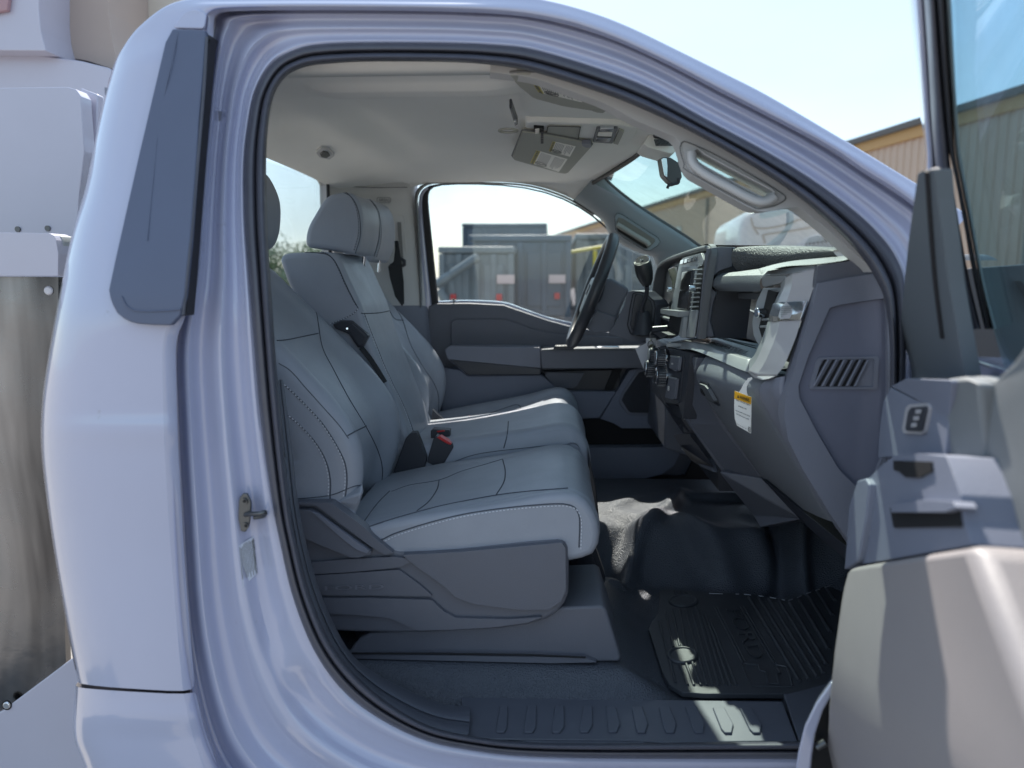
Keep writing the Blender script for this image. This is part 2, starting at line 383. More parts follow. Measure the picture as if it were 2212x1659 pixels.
def skinrows(S, per=4):
    A = station([Vector((s[0], s[1], 0)) for s in S], per); B = station([Vector((s[2], s[3], 0)) for s in S], per); D = station([Vector((s[4], s[5], 0)) for s in S], per)
    rows = []
    for i, (a, b, c) in enumerate(zip(A, B, D)):
        t = tum(c.y); top_ = smooth01((140 - c.y) / 110) if c.x < 1100 else 1.0
        yb, yc = 1.285 + t + .030 * top_, 1.285 + t + .014 * top_; ya = (1.36 + t) * (1 - top_) + (yb + .010) * top_
        lip = -.007 * math.exp(-((c.y - 932) / 16) ** 2) - .007 * math.exp(-((c.y - 1556) / 14) ** 2) + .012 * smooth01((c.y - 932) / 300); yb += lip; yc += lip
        pa, pb, pc = PY(a.x, a.y, ya), PY(b.x, b.y, yb), PY(c.x, c.y, yc)
        m1 = (PY((a.x * .65 + b.x * .35), (a.y * .65 + b.y * .35), ya * .45 + yb * .55))
        m2 = PY((b.x + c.x) / 2, (b.y + c.y) / 2, (yb + yc) / 2 - .008)
        back = pa + Vector((.0, .03, .004)); back2 = pa + Vector((.02, .16, -.005))
        rows.append([back2, back, pa, m1, pb, m2, pc, pc + Vector((0.003, .018, -.001))])
    return rows
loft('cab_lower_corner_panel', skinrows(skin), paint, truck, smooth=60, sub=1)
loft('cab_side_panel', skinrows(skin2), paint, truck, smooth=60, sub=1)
# door opening rings: outer cut (c), seal outer (h), seal inner (i)
ringc = [(1720, 1860), (1206, 1860), (900, 1850), (700, 1820), (560, 1750), (490, 1690), (440, 1590), (398, 1390), (378, 1100), (369, 900), (367, 740), (399, 600), (414, 475), (427, 350), (435, 260), (441, 180), (447, 95),
         (449, 50), (462, 22), (600, 15), (900, 16), (1020, 20), (1140, 28), (1290, 66), (1410, 115), (1550, 189), (1680, 255), (1780, 310), (1870, 368), (1940, 412), (2000, 458), (2045, 570), (2060, 900), (2060, 1250)]
ringh = [(1740, 1640), (1206, 1637), (1006, 1619), (886, 1587), (765, 1515), (685, 1419), (633, 1294), (604, 1170), (587, 1080), (563, 900), (550, 750), (538, 600), (529, 475), (528, 350), (538, 262), (553, 195), (588, 136),
         (640, 105), (700, 94), (800, 91), (960, 92), (1060, 96), (1150, 106), (1290, 147), (1400, 189), (1530, 260), (1660, 330), (1755, 388), (1840, 450), (1900, 506), (1938, 560), (1955, 630), (1955, 850), (1930, 1250)]
ringi = [(1740, 1601), (1206, 1605), (1010, 1588), (905, 1558), (802, 1490), (722, 1400), (672, 1290), (643, 1180), (625, 1080), (607, 900), (594, 750), (584, 600), (577, 475), (575, 350), (580, 265), (592, 205), (618, 165),
         (655, 146), (705, 138), (800, 133), (960, 134), (1060, 140), (1150, 155), (1285, 196), (1385, 234), (1507, 292), (1632, 363), (1722, 423), (1798, 488), (1853, 545), (1892, 603), (1916, 675), (1922, 850), (1895, 1250)]
RC, RH, RI = [station([Vector((x, y, 0)) for x, y in r], 5) for r in (ringc, ringh, ringi)]
def ringloft(name, A, B, prof, mat, **kw):
    rows = []
    for a, b in zip(A, B):
        r = []
        for t, dy in prof:
            p = a.lerp(b, t); k = 1 - .72 * smooth01((p.x - 560) / 80) * smooth01((1500 - p.y) / 80) if name == 'door_jamb' else 1; r.append(PY(p.x, p.y, 1.335 + tum(p.y) + dy * k))
        rows.append(r)
    return loft(name, rows, mat, truck, **kw)
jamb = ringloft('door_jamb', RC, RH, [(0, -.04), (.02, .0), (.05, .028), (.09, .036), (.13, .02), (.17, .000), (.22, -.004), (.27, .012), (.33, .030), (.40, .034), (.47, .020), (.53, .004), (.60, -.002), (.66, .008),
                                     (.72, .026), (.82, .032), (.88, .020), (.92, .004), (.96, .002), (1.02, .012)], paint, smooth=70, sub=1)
ringloft('door_opening_seal', RH, RI, [(-.02, .03), (0, .004), (.05, -.006), (.2, -.012), (.38, -.012), (.48, -.006), (.52, .006), (.56, -.006), (.62, -.022), (.74, -.028), (.88, -.022), (.97, -.006), (1, .02), (1.0, .06)], rubber, smooth=60, sub=1)
# inner return of the opening behind the seal
ringloft('door_opening_return', RI, RI, [(0, .015), (0, .09)], rubber_dk, smooth=40)
prism('panel_seam', [PY(x, y, 1.345) for x, y in [(176, 1474), (235, 1478), (405, 1486), (405, 1510), (232, 1502), (176, 1490)]], (0, .01, 0), rubber_dk, truck)
# black applique on the rear pillar
ap = [(372, 62), (440, 65), (444, 72), (430, 250), (420, 400), (410, 520), (398, 640), (389, 680), (368, 703), (330, 702), (300, 700), (282, 696), (266, 688), (252, 676), (243, 660), (237, 644), (234, 626), (248, 560), (300, 330), (342, 150), (356, 92)]
def onpillar(pts, dy): return [PY(x, y, 1.268 + tum(y) + .07 * smooth01((140 - y) / 110) * .3 + dy) for x, y in pts]
apo = prism('pillar_applique', onpillar(ap, -.001), (0.002, .012, 0), applq, truck, bevel=.0025, seg=3)
crease = onpillar([(262, 640), (275, 662), (300, 672), (360, 671), (390, 668)], -.0022)
tube('applique_crease', catmull(crease, 30), .0012, applq, apo, n=6)
crease = onpillar([(385, 70), (372, 130), (345, 260), (330, 400), (318, 520)], -.0014)
tube('applique_crease', catmull(crease, 30), .0008, applq, apo, n=6)
gs = [(444, 72), (456, 78), (450, 100), (428, 350), (412, 560), (402, 682), (390, 682), (400, 600), (418, 420), (434, 240)]
prism('pillar_gap_strip', onpillar(gs, .008), (0, .03, 0), rubber_dk, apo)
tube('gap_bead', catmull(onpillar([(447, 80), (440, 200), (425, 380), (409, 560), (396, 680)], .002), 40), .0026, rubber, apo, n=6)
# roof cap above the applique, small raised painted block
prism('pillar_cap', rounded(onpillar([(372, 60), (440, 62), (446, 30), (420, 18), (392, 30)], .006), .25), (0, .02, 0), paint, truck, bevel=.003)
# door latch striker
sb = thing  # readability
strk = prism('door_striker', rounded([PY(x, y, 1.332) for x, y in [(516, 1078), (524, 1066), (533, 1066), (542, 1085), (541, 1108), (538, 1135), (530, 1150), (520, 1148), (514, 1120)]], .3), (0, .006, 0), zinc, truck, bevel=.0015)
for (x, y) in ((528, 1083), (531, 1136)):
    disc('bolt', PY(x, y, 1.332), (0, -1, 0), .0065, .004, zinc, strk, n=16); disc('bolt_recess', PY(x, y, 1.3275), (0, -1, 0), .0032, .0006, black, strk, n=6)
tube('striker_loop', catmull([PY(530, 1112, 1.33), PY(545, 1110, 1.315), PY(563, 1109, 1.305), PY(572, 1106, 1.31), PY(570, 1114, 1.325), PY(550, 1118, 1.335)], 24), .0042, zinc, strk)
# faint information label on the jamb
jt = bvh([jamb])
def surfq(trees, q, off=.0006): return [hit(trees, x, y, off)[0] or PY(x, y, 1.34) for x, y in q]
lab = surfq(jt, [(516, 1178), (548, 1158), (556, 1238), (524, 1268)], .0007)
lb = prism('jamb_information_label', lab, (0, .0006, 0), mat('label_film', (.62, .66, .74), .4), truck)
g = []
for k in range(11):
    a = k / 11 + .05
    p0 = lab[0].lerp(lab[1], a); p1 = lab[3].lerp(lab[2], a); s0, s1 = random.uniform(.03, .12), random.uniform(.8, .97)
    g.append(tube_geo([p0.lerp(p1, s0) + Vector((0, -.0006, 0)), p0.lerp(p1, s1) + Vector((0, -.0006, 0))], .00055, n=4))
multi('label_print', g, ink_g, lb, kind='stuff')
tq = [lab[1].lerp(lab[2], .98) , lab[1].lerp(lab[2], .04), lab[1].lerp(lab[2], .04).lerp(lab[0].lerp(lab[3], .04), .12), lab[1].lerp(lab[2], .98).lerp(lab[0].lerp(lab[3], .98), .12)]
text('label_heading', 'VEHICLE INFORMATION', [tq[1], tq[0], tq[3], tq[2]], ink_g, lb, depth=.0003)
# grime specks on the jamb and panel
# ---- roof, back wall, floor pan, firewall, hood (close the shell for the light)
roof = []
for i in range(15):
    x = -.80 + i * (1.04 / 14)
    z0 = 2.175 - .16 * smooth01((x + .12) / .55) - .12 * smooth01((-.62 - x) / .22)
    roof.append([Vector((x, y, z0 - .03 * abs((y - 2.3) / .8) ** 3.2)) for y in [1.52 + k * .0985 for k in range(17)]])
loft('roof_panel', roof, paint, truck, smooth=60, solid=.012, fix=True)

# ================================================================ INTERIOR SHELL
def hz(x, y):
    """headliner height"""
    e = abs((y - 2.27) / .80)
    z = 2.037 - (.022 * e ** 3 if y > 2.27 else 0) - .045 * smooth01((-.62 - x) / .24) - .012 * smooth01((x - .15) / .15)
    # raised pan in the middle of the roof
    pan = smooth01((y - 1.70) / .05) * smooth01((2.72 - y) / .22) * smooth01((x + .60) / .16) * smooth01((-.04 - x) / .10)
    z += .022 * pan
    z -= .013 * smooth01((y - 1.585) / .03) * smooth01((1.73 - y) / .06) * smooth01((x + .52) / .06) * smooth01((-.04 - x) / .10)
    z += .018 * math.exp(-(((x + .50) / .05) ** 2 + ((y - 2.18) / .20) ** 2)) + .012 * math.exp(-(((x + .46) / .05) ** 2 + ((y - 2.55) / .13) ** 2))
    return z
def xfront(y): return .285 - .11 * ((y - 2.2) / .8) ** 2
hrows = []
for j in range(95):
    y = 1.53 + (3.07 - 1.53) * j / 94
    xf = xfront(y); hrows.append([Vector((-.84 + (xf + .84) * i / 80, y, hz(-.84 + (xf + .84) * i / 80, y))) for i in range(81)])
head = loft('headliner', hrows, liner, truck, smooth=80)
# curled edges: near rail, far rail
rail = []
for i in range(60):
    x = -.62 + .80 * i / 59
    rail.append([Vector((x, 1.531, hz(x, 1.53))), Vector((x, 1.50, hz(x, 1.53) + .003)), Vector((x, 1.478, hz(x, 1.53) + .02))])
loft('headliner_edge', rail, liner, head, smooth=70, solid=.004)
far_edge_uv = [(700, 398), (800, 404), (880, 404), (912, 398), (940, 391), (1032, 392), (1138, 398), (1222, 423), (1284, 461), (1314, 490), (1318, 500)]
fr = []
q = catmull([Vector((a, b, 0)) for a, b in far_edge_uv], 60)
for p in q:
    a = PY(p.x, p.y, 3.13); x = a.x
    zt = hz(min(x, xfront(3.05)), 3.07) if x < .2 else a.z + .06
    t = Vector((x, 3.07 - .0, max(zt, a.z + .004)))
    fr.append([t, t.lerp(a, .35) + Vector((0, .012, .01)), t.lerp(a, .7) + Vector((0, .012, .006)), a, a + Vector((0, .03, .004))])
loft('headliner_side_rail', fr, liner, head, smooth=80)
HT = bvh([head])
# rear wall trim with the rear window opening
XR = -.835
win = rounded([Vector((XR, 1.66, 1.42)), Vector((XR, 2.87, 1.42)), Vector((XR, 2.87, 1.985)), Vector((XR, 2.82, 2.005)), Vector((XR, 2.3, 2.028)), Vector((XR, 1.72, 2.005)), Vector((XR, 1.66, 1.975))], .12)
wall = [Vector((XR, 1.56, .75)), Vector((XR, 3.2, .75)), Vector((XR, 3.2, 2.04)), Vector((XR, 1.56, 2.04))]
rw = prism('rear_wall_trim', wall, (-.03, 0, 0), trimgrey, truck, holes=[win])
tube('rear_window_gasket', [p + Vector((.002, 0, 0)) for p in win], .006, rubber_dk, rw, closed=True)
prism('rear_window', [p + Vector((-.018, 0, 0)) for p in win], (-.004, 0, 0), gl_clear, truck)
# far rear pillar trim (upper pale, lower dark)
def pil(rows_uvy): return [[PY(*p) for p in r] for r in rows_uvy]
up_rows = [[(700, 372, 2.9), (735, 374, 2.98), (800, 376, 3.05), (860, 376, 3.10), (890, 376, 3.12), (905, 376, 3.2)],
           [(706, 396, 2.9), (735, 399, 2.98), (800, 404, 3.05), (860, 404, 3.10), (890, 405, 3.12), (900, 410, 3.2)],
           [(720, 440, 2.9), (745, 440, 2.98), (805, 440, 3.05), (862, 440, 3.10), (893, 440, 3.12), (904, 440, 3.2)],
           [(722, 520, 2.9), (750, 520, 2.98), (812, 520, 3.05), (868, 520, 3.10), (899, 520, 3.12), (910, 520, 3.2)],
           [(722, 600, 2.9), (755, 600, 2.98), (820, 600, 3.05), (875, 600, 3.10), (908, 600, 3.12), (919, 600, 3.2)],
           [(722, 662, 2.9), (760, 662, 2.98), (828, 662, 3.05), (882, 662, 3.10), (914, 662, 3.12), (926, 662, 3.2)]]
pt = loft('rear_pillar_trim', pil(up_rows), trimgrey, truck, smooth=60, sub=2)
lo_rows = [[(722, 660, 2.9), (760, 660, 2.975), (828, 660, 3.045), (880, 660, 3.095), (916, 660, 3.12), (930, 660, 3.2)],
           [(740, 780, 2.9), (775, 780, 2.975), (840, 780, 3.045), (892, 780, 3.095), (930, 780, 3.12), (944, 780, 3.2)],
           [(760, 1000, 2.9), (800, 1000, 2.975), (870, 1000, 3.045), (920, 1000, 3.095), (955, 1000, 3.12), (970, 1000, 3.2)]]
loft('lower_pillar_trim', pil(lo_rows), plastic_l, truck, smooth=60, sub=1)
tube('trim_parting_line', catmull([PY(720, 400, 2.92), PY(800, 405, 3.045), (PY(880, 404.5, 3.095))], 20), .0012, black, pt, n=5)
ab = [PY(815, 438, 3.047), PY(844, 438, 3.075), PY(844, 427, 3.075), PY(815, 427, 3.047)]
tube('airbag_emblem_frame', rounded([p + Vector((0, -.004, 0)) for p in ab], .3), .0014, mat('emblem_grey', (.30, .30, .30), .6), pt, closed=True, n=6)
text('airbag_lettering', 'AIRBAG', [PY(817, 436, 3.046), PY(841, 436, 3.072), PY(841, 429, 3.072), PY(817, 429, 3.046)], MATS['emblem_grey'], pt, off=.004)
# guide slot of the belt height adjuster
prism('belt_slot_cover', rounded([PY(*p) for p in [(848, 464, 3.085), (872, 466, 3.1), (880, 560, 3.105), (868, 590, 3.10), (858, 585, 3.09)]], .2), (0, .01, 0), trimgrey, pt, bevel=.003)
prism('belt_slot', [PY(*p) for p in [(858, 480, 3.083), (866, 480, 3.088), (872, 575, 3.09), (865, 575, 3.085)]], (0, .004, 0), mat('slot_grey', (.2, .2, .2), .6), pt)
# driver belt: anchor loop and webbing
bl = prism('driver_seat_belt', [PY(*p) for p in [(852, 520, 3.03), (860, 520, 3.02), (868, 572, 3.02), (872, 610, 3.0), (873, 655, 2.98), (868, 662, 2.98), (853, 640, 2.98), (842, 600, 2.99), (838, 575, 3.0), (850, 565, 3.0), (853, 540, 3.02)]], (0, .006, 0), belt, truck, bevel=.002)
tube('belt_anchor', [PY(853, 560, 3.03), PY(866, 558, 3.03), PY(874, 564, 3.03), PY(874, 572, 3.03), PY(866, 576, 3.03), PY(842, 573, 3.02)], .007, plastic_b, bl)
# ---- far (driver) door: frame seals, glass, inner panel
fw = [(905, 665), (903, 560), (899, 470), (896, 430), (900, 410), (912, 399), (940, 392), (1032, 393), (1138, 399), (1222, 424), (1284, 462), (1316, 494), (1340, 520), (1400, 575)]
def off2(pts, d):
    out = []
    for i, p in enumerate(pts):
        a = pts[max(0, i - 1)]; b = pts[min(len(pts) - 1, i + 1)]; t = Vector((b[0] - a[0], b[1] - a[1])).normalized(); out.append((p[0] - t.y * d, p[1] + t.x * d))
    return out
ds = loft('driver_door_opening_seal', [[PY(a[0], a[1], 3.13), PY((a[0] + b[0]) / 2, (a[1] + b[1]) / 2, 3.118), PY(b[0], b[1], 3.14), PY(b[0], b[1], 3.17)] for a, b in
     zip(catmull([Vector((*p, 0)) for p in off2(fw[:11], 0)], 70), catmull([Vector((*p, 0)) for p in [(913, 665), (910, 560), (905, 470), (903, 432), (907, 416), (918, 404), (942, 397), (1032, 397), (1136, 403), (1219, 428), (1282, 466)]], 70))],
     mat('grey_seal', (.16, .17, .17), .6), truck, smooth=60)
loft('driver_door_frame', [[PY(a[0], a[1], 3.17), PY(b[0], b[1], 3.165), PY(b[0], b[1], 3.19)] for a, b in
     zip([Vector((913, 680, 0)), Vector((909, 560, 0)), Vector((905, 480, 0)), Vector((903, 432, 0)), Vector((908, 414, 0)), Vector((920, 403, 0))], [Vector((935, 680, 0)), Vector((922, 560, 0)), Vector((914, 480, 0)), Vector((911, 432, 0)), Vector((915, 418, 0)), Vector((926, 408, 0))])], paint, truck, smooth=60, sub=1)
loft('window_channel', [[PY(a[0], a[1], 3.185), PY(b[0], b[1], 3.18), PY(b[0], b[1], 3.21)] for a, b in
     zip([Vector((930, 690, 0)), Vector((919, 560, 0)), Vector((912, 480, 0)), Vector((908, 425, 0)), Vector((914, 405, 0)), Vector((940, 395, 0)), Vector((1032, 395, 0)), Vector((1137, 401, 0)), Vector((1221, 426, 0)), Vector((1283, 464, 0)), Vector((1322, 500, 0))],
         [Vector((951, 690, 0)), Vector((938, 560, 0)), Vector((930, 480, 0)), Vector((924, 430, 0)), Vector((927, 410, 0)), Vector((944, 399, 0)), Vector((1032, 398, 0)), Vector((1136, 404, 0)), Vector((1219, 429, 0)), Vector((1281, 467, 0)), Vector((1318, 503, 0))])], rubber_dk, truck, smooth=60, sub=1)
gpoly = [(905, 700), (898, 430), (908, 395), (1032, 388), (1140, 394), (1225, 420), (1290, 460), (1345, 515), (1480, 600), (1480, 760), (1200, 720)]
prism('driver_window_glass', [PY(x, y, 3.215) for x, y in gpoly], (0, .005, 0), gl_clear, truck)
# painted outer belt of the door, in sun
belt_uv = [(946, 650), (1012, 648), (1087, 652), (1136, 668), (1180, 683), (1230, 695), (1290, 706), (1400, 718)]
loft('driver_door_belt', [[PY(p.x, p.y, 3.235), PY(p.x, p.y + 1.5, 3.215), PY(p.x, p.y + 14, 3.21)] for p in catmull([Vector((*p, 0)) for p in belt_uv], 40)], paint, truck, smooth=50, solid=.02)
ddoor = prism('driver_door', [PY(x, y, 3.16) for x, y in [(925, 662), (940, 656), (1012, 655), (1087, 659), (1138, 676), (1183, 692), (1235, 706), (1300, 716), (1500, 735), (1560, 900), (1560, 1060), (925, 1060)]], (0, .05, 0), plastic, truck, bevel=.006)
def dd(name, pts, m, y=3.15, th=.02, bv=.006, zone='V', par=ddoor, r=None, **k):
    q = TY(zone, pts, y) if zone != 'W' else [PY(p[0], p[1], y) for p in pts]
    if r: q = rounded(q, r)
    return prism(name, q, (0, th, 0), m, par, bevel=bv, **k)
jW = lambda pts: [((640 + x / 2.073) * K, (450 + y / 2.073) * K) for x, y in pts]
oW = lambda pts: [((1400 + x / 4.148) * K, (880 + y / 4.148) * K) for x, y in pts]
qW = lambda pts: [((1150 + x / 5.53) * K, (860 + y / 5.53) * K) for x, y in pts]
W = lambda pts, y: [PY(a, b, y) for a, b in pts]
prism('upper_insert', rounded(W(jW([(1010, 740), (1030, 722), (1290, 720), (1430, 770), (1560, 800), (1900, 815), (1900, 880), (1010, 862)]), 3.150), .12), (0, .02, 0), plastic, ddoor, bevel=.004)
prism('elbow_pad', rounded(W(jW([(978, 880), (1000, 862), (1470, 868), (1475, 880), (1476, 985), (1465, 1008), (1100, 1012), (1080, 1000), (990, 925)]), 3.05), .2), (0, .10, 0), plastic_l, ddoor, bevel=.010, seg=4)
prism('elbow_pad_underside', W(jW([(1000, 930), (1476, 975), (1476, 1010), (1100, 1013)]), 3.046), (0, .02, 0), plastic_b, ddoor, bevel=.004)
ar = prism('armrest', rounded(W(jW([(1476, 885), (1490, 878), (2100, 878), (2100, 975), (1480, 978)]), 3.03), .15), (0, .12, 0), plastic, ddoor, bevel=.006)
prism('armrest_top_edge', W(jW([(1478, 879), (1560, 874), (2100, 868), (2100, 884), (1480, 887)]), 3.028), (0, .10, 0), plastic_g, ddoor, bevel=.003)
prism('window_switch_pack', W(qW([(1860, 45), (1900, 32), (2180, 30), (2212, 45), (2180, 75), (1900, 78)]), 3.04), (0, .03, 0), chrome, ddoor, bevel=.003)
prism('switch_base', W(jW([(1540, 880), (1550, 860), (1640, 858), (1650, 880)]), 3.02), (0, .05, 0), plastic_b, ddoor, bevel=.003)
prism('pull_cup', W(qW([(1150, 375), (2212, 350), (2212, 640), (1400, 650), (1330, 620), (1230, 500)]), 3.12), (0, .03, 0), plastic_b, ddoor, bevel=.004)
prism('pull_cup_lid', rounded(W(qW([(1170, 430), (1200, 390), (1720, 400), (1700, 440), (1620, 580), (1560, 612), (1360, 612), (1290, 580)]), 3.105), .12), (0, .02, 0), plastic, ddoor, bevel=.003)
prism('pull_cup_strip', W(qW([(2120, 350), (2240, 350), (2110, 640), (2000, 640)]), 3.10), (0, .02, 0), black, ddoor)
mid = prism('mid_panel', W(qW([(-250, 330), (0, 355), (105, 435), (1130, 425), (1330, 600), (1430, 650), (2170, 655), (1930, 1030), (1600, 1035), (-250, 1100)]), 3.085), (0, .08, 0), doorpl, ddoor, bevel=.006)
low = prism('speaker_panel', rounded(W(oW([(600, 400), (720, 190), (830, 170), (1300, 100), (1500, 700), (1500, 790), (640, 790), (560, 740), (415, 690), (430, 680)]), 3.075), .06), (0, .09, 0), doorpl, ddoor, bevel=.008)
prism('speaker_rim', rounded(W(oW([(610, 500), (640, 430), (800, 195), (860, 175), (1250, 120), (1400, 655), (740, 655), (700, 640), (620, 540)]), 3.068), .12), (0, .02, 0), plastic_l, ddoor, bevel=.003)
grille = prism('speaker_grille', rounded(W(oW([(640, 500), (665, 440), (820, 215), (880, 195), (1250, 150), (1400, 628), (740, 630), (710, 612)]), 3.062), .12), (0, .01, 0), mat('grille_mesh', (.05, .052, .065), .55, bump=('voronoi', 420, 1.0, .004)), ddoor, bevel=.002)
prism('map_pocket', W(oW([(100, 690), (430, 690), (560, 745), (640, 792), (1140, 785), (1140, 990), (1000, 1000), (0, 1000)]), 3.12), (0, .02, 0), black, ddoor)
prism('map_pocket_lip', rounded(W(oW([(-200, 1000), (1060, 990), (1130, 930), (1145, 770), (1240, 765), (1250, 960), (1240, 1060), (1180, 1180), (1050, 1270), (880, 1310), (-200, 1310)]), 3.06), .12), (0, .08, 0), doorpl, ddoor, bevel=.010, seg=4)
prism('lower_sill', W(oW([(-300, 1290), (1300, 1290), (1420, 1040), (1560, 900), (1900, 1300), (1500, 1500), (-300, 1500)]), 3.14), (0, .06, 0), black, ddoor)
# lock knob
tube('lock_knob', [PY(980, 655, 3.17), PY(980, 645, 3.17)], .003, plastic_b, ddoor, n=8)
tube('lock_knob_cap', [PY(975, 648, 3.17), PY(985, 648, 3.17)], .0025, plastic_b, ddoor, n=8)
# ---- A pillar trims with assist handles
cz = lambda pts: [((1200 + x / 3.016) * K, (150 + y / 3.016) * K) for x, y in pts]
rz = lambda pts: [((1440 + x / 6.38) * K, (560 + y / 6.38) * K) for x, y in pts]
fa_l = cz([(700, 1062), (800, 1125), (925, 1215), (960, 1290), (1000, 1340), (1100, 1410), (1250, 1470), (1300, 1480), (1330, 1560)])
fa_r = cz([(905, 830), (935, 890), (1010, 965), (1150, 1075), (1300, 1175), (1420, 1250), (1560, 1340), (1660, 1410), (1760, 1470)])
rows = []
L1 = catmull([Vector((*p, 0)) for p in fa_l], 40); R1 = catmull([Vector((*p, 0)) for p in fa_r], 40)
for a, b in zip(L1, R1):
    r = []
    for t, y in ((-.0, 3.15), (.02, 3.12), (.10, 3.085), (.3, 3.055), (.6, 3.04), (.85, 3.03), (.97, 3.035), (1, 3.06), (1.01, 3.1)):
        p = a.lerp(b, t); r.append(PY(p.x, p.y, y))
    rows.append(r)
fap = loft('driver_windshield_pillar_trim', rows, mat('blue_grey_pillar_trim', (.27, .30, .32), .55, bump=('noise', 900, .12, .001), var=(5, .04)), truck, smooth=70)
tube('pillar_glass_seal', [PY(p.x + 1, p.y - 1, 3.05) for p in R1], .006, rubber_dk, fap)
ft = bvh([fap])
hb = [PY(x, y, 3.03) for x, y in cz([(1015, 1180), (1035, 1155), (1070, 1165), (1340, 1340), (1358, 1370), (1340, 1400), (1280, 1440), (1240, 1435), (1080, 1340), (1020, 1280)])]
prism('handle_surround', rounded(hb, .15), (0, .02, 0), MATS['blue_grey_pillar_trim'], fap, bevel=.004)
tube('handle_surround_line', [p + Vector((0, -.003, 0)) for p in rounded(hb, .15)], .0009, black, fap, closed=True, n=5)
ins = rounded([PY(x, y, 3.024) for x, y in cz([(1030, 1215), (1045, 1185), (1080, 1195), (1320, 1350), (1320, 1370), (1275, 1415), (1245, 1412), (1040, 1275)])], .2)
prism('handle_recess', ins, (0, .004, 0), mat('bronze_grey', (.16, .15, .13), .4), fap, bevel=.002)
prism('handle_gap', [PY(x, y, 3.02) for x, y in cz([(1030, 1262), (1060, 1285), (1260, 1405), (1262, 1422), (1240, 1418), (1045, 1295)])], (0, .004, 0), black, fap)
tube('assist_handle', [PY(x, y, 3.012) for x, y in cz([(1032, 1240), (1070, 1262), (1160, 1318), (1262, 1378), (1275, 1398)])], .012, mat('handle_grey', (.30, .29, .26), .45), fap, n=12, flat=.7)
# near A pillar trim
out = [(x, y) for x, y in ringi[20:30]]
nap_top = [(1060, 138), (1150, 153), (1285, 192), (1385, 230), (1507, 288), (1632, 359), (1722, 419), (1798, 484), (1853, 541), (1889, 588)]
nap_bot = [(1060, 156), (1150, 168), (1240, 199), (1306, 223), (1370, 258), (1433, 285), (1462, 300), (1475, 325), (1481, 348), (1494, 376), (1520, 393), (1560, 415), (1620, 449), (1650, 457), (1683, 452), (1721, 447), (1738, 456), (1788, 496), (1829, 533), (1862, 562), (1885, 582)]
hole = [(1500, 326), (1508, 322), (1520, 333), (1560, 355), (1603, 378), (1645, 400), (1672, 415), (1671, 421), (1655, 425), (1637, 420), (1582, 390), (1518, 355), (1504, 340)]
NT = [(p.x, p.y) for p in catmull([Vector((*p, 0)) for p in nap_top], 60)]; NB = [(p.x, p.y) for p in catmull([Vector((*p, 0)) for p in nap_bot], 70)]
HO = [(p.x, p.y) for p in catmull([Vector((*p, 0)) for p in hole], 48, True)]
yA = lambda x, y: 1.40 + .06 * smooth01((560 - y) / 350)
poly = NT + NB[::-1]
nap = prism('passenger_windshield_pillar_trim', [PY(x, y, yA(x, y) + .02) for x, y in poly], (-.005, .045, 0), trimgrey, truck, holes=[[PY(x, y, yA(x, y) + .02) for x, y in HO]], bevel=.007, seg=4)
sw = catmull([Vector((x, y, 0)) for x, y in [(1472, 309), (1480, 306), (1540, 332), (1640, 388), (1694, 422), (1695, 432), (1674, 444), (1647, 449), (1622, 445), (1487, 370), (1478, 353), (1469, 322)]], 60, True)
tube('handle_bezel_line', [PY(p.x, p.y, yA(p.x, p.y) + .0185) for p in sw], .0013, mat('groove_and_shadow_grey', (.2, .2, .2), .7), nap, closed=True, n=5)
lipA = [PY(x, y, yA(x, y) + .016) for x, y in HO]; lipB = [PY(x + (x - 1585) * .0, y + 0, yA(x, y) + .055) for x, y in HO]
loft('handle_opening_lip', [[a, b] for a, b in zip(lipA, lipB)] , trimgrey, nap, cyc=True, smooth=70, solid=.003)
tube('assist_handle', catmull([PY(x, y, yA(x, y) + .012) for x, y in [(1494, 330), (1497, 352), (1520, 374), (1575, 404), (1630, 432), (1656, 434), (1672, 426)]], 40), .0105, trimgrey, nap, n=12, flat=.8)
# windshield glass between the pillars
wsb = [PY(1520, 552, 3.02), PY(1560, 545, 2.5), PY(1700, 550, 2.0), PY(1895, 600, 1.46)]
P_top = [Vector((xfront(3.0) - .01, 3.02, 2.0)), Vector((xfront(2.5) + .0, 2.5, 2.02)), Vector((xfront(2.0), 2.0, 2.02)), Vector((xfront(1.46) - .0, 1.47, 2.0))]
P_bot = [Vector((.66, 3.08, 1.66)), Vector((.80, 2.6, 1.64)), Vector((.80, 1.95, 1.64)), Vector((.70, 1.42, 1.62))]
ra = [catmull(P_top, 20), catmull(P_bot, 20)]
wr = [[a.lerp(b, t) + Vector((.02 * math.sin(math.pi * t), 0, .02 * math.sin(math.pi * t))) for t in [k / 12 for k in range(13)]] for a, b in zip(*ra)]
loft('windshield', wr, gl_wind, truck, smooth=80)
tube('windshield_header_seal', [r[0] + Vector((-.004, 0, .004)) for r in wr], .008, rubber_dk, truck)
# ---- header fittings, on the headliner
def onz(pts, d=.0, z=None):
    out = []
    for x, y in pts:
        h, n = hit(HT, x, y, 0)
        if h is None: h = PZ(x, y, 2.03 if z is None else z)
        out.append(h + Vector((0, 0, -d)))
    return out
bz = lambda pts: [((600 + x / 2.37) * K, (50 + y / 2.37) * K) for x, y in pts]
def plate(name, pts, m, par, drop=.012, th=.012, bv=.003, r=None, sag=0, flat=True, **k):
    q = onz(pts, drop)
    if flat:   # level it to one plane
        zc = sum(p.z for p in q) / len(q); q = [PZ(x, y, zc) for x, y in pts]
    if r: q = rounded(q, r)
    return prism(name, q, (0, 0, th), m, par, bevel=bv, **k)
def onceil(x, y, d):
    z = 2.01
    for _ in range(6):
        p = PZ(x, y, z); z = hz(max(-.8, min(p.x, .3)), max(1.5, min(p.y, 3.05))) - d
    return PZ(x, y, z)
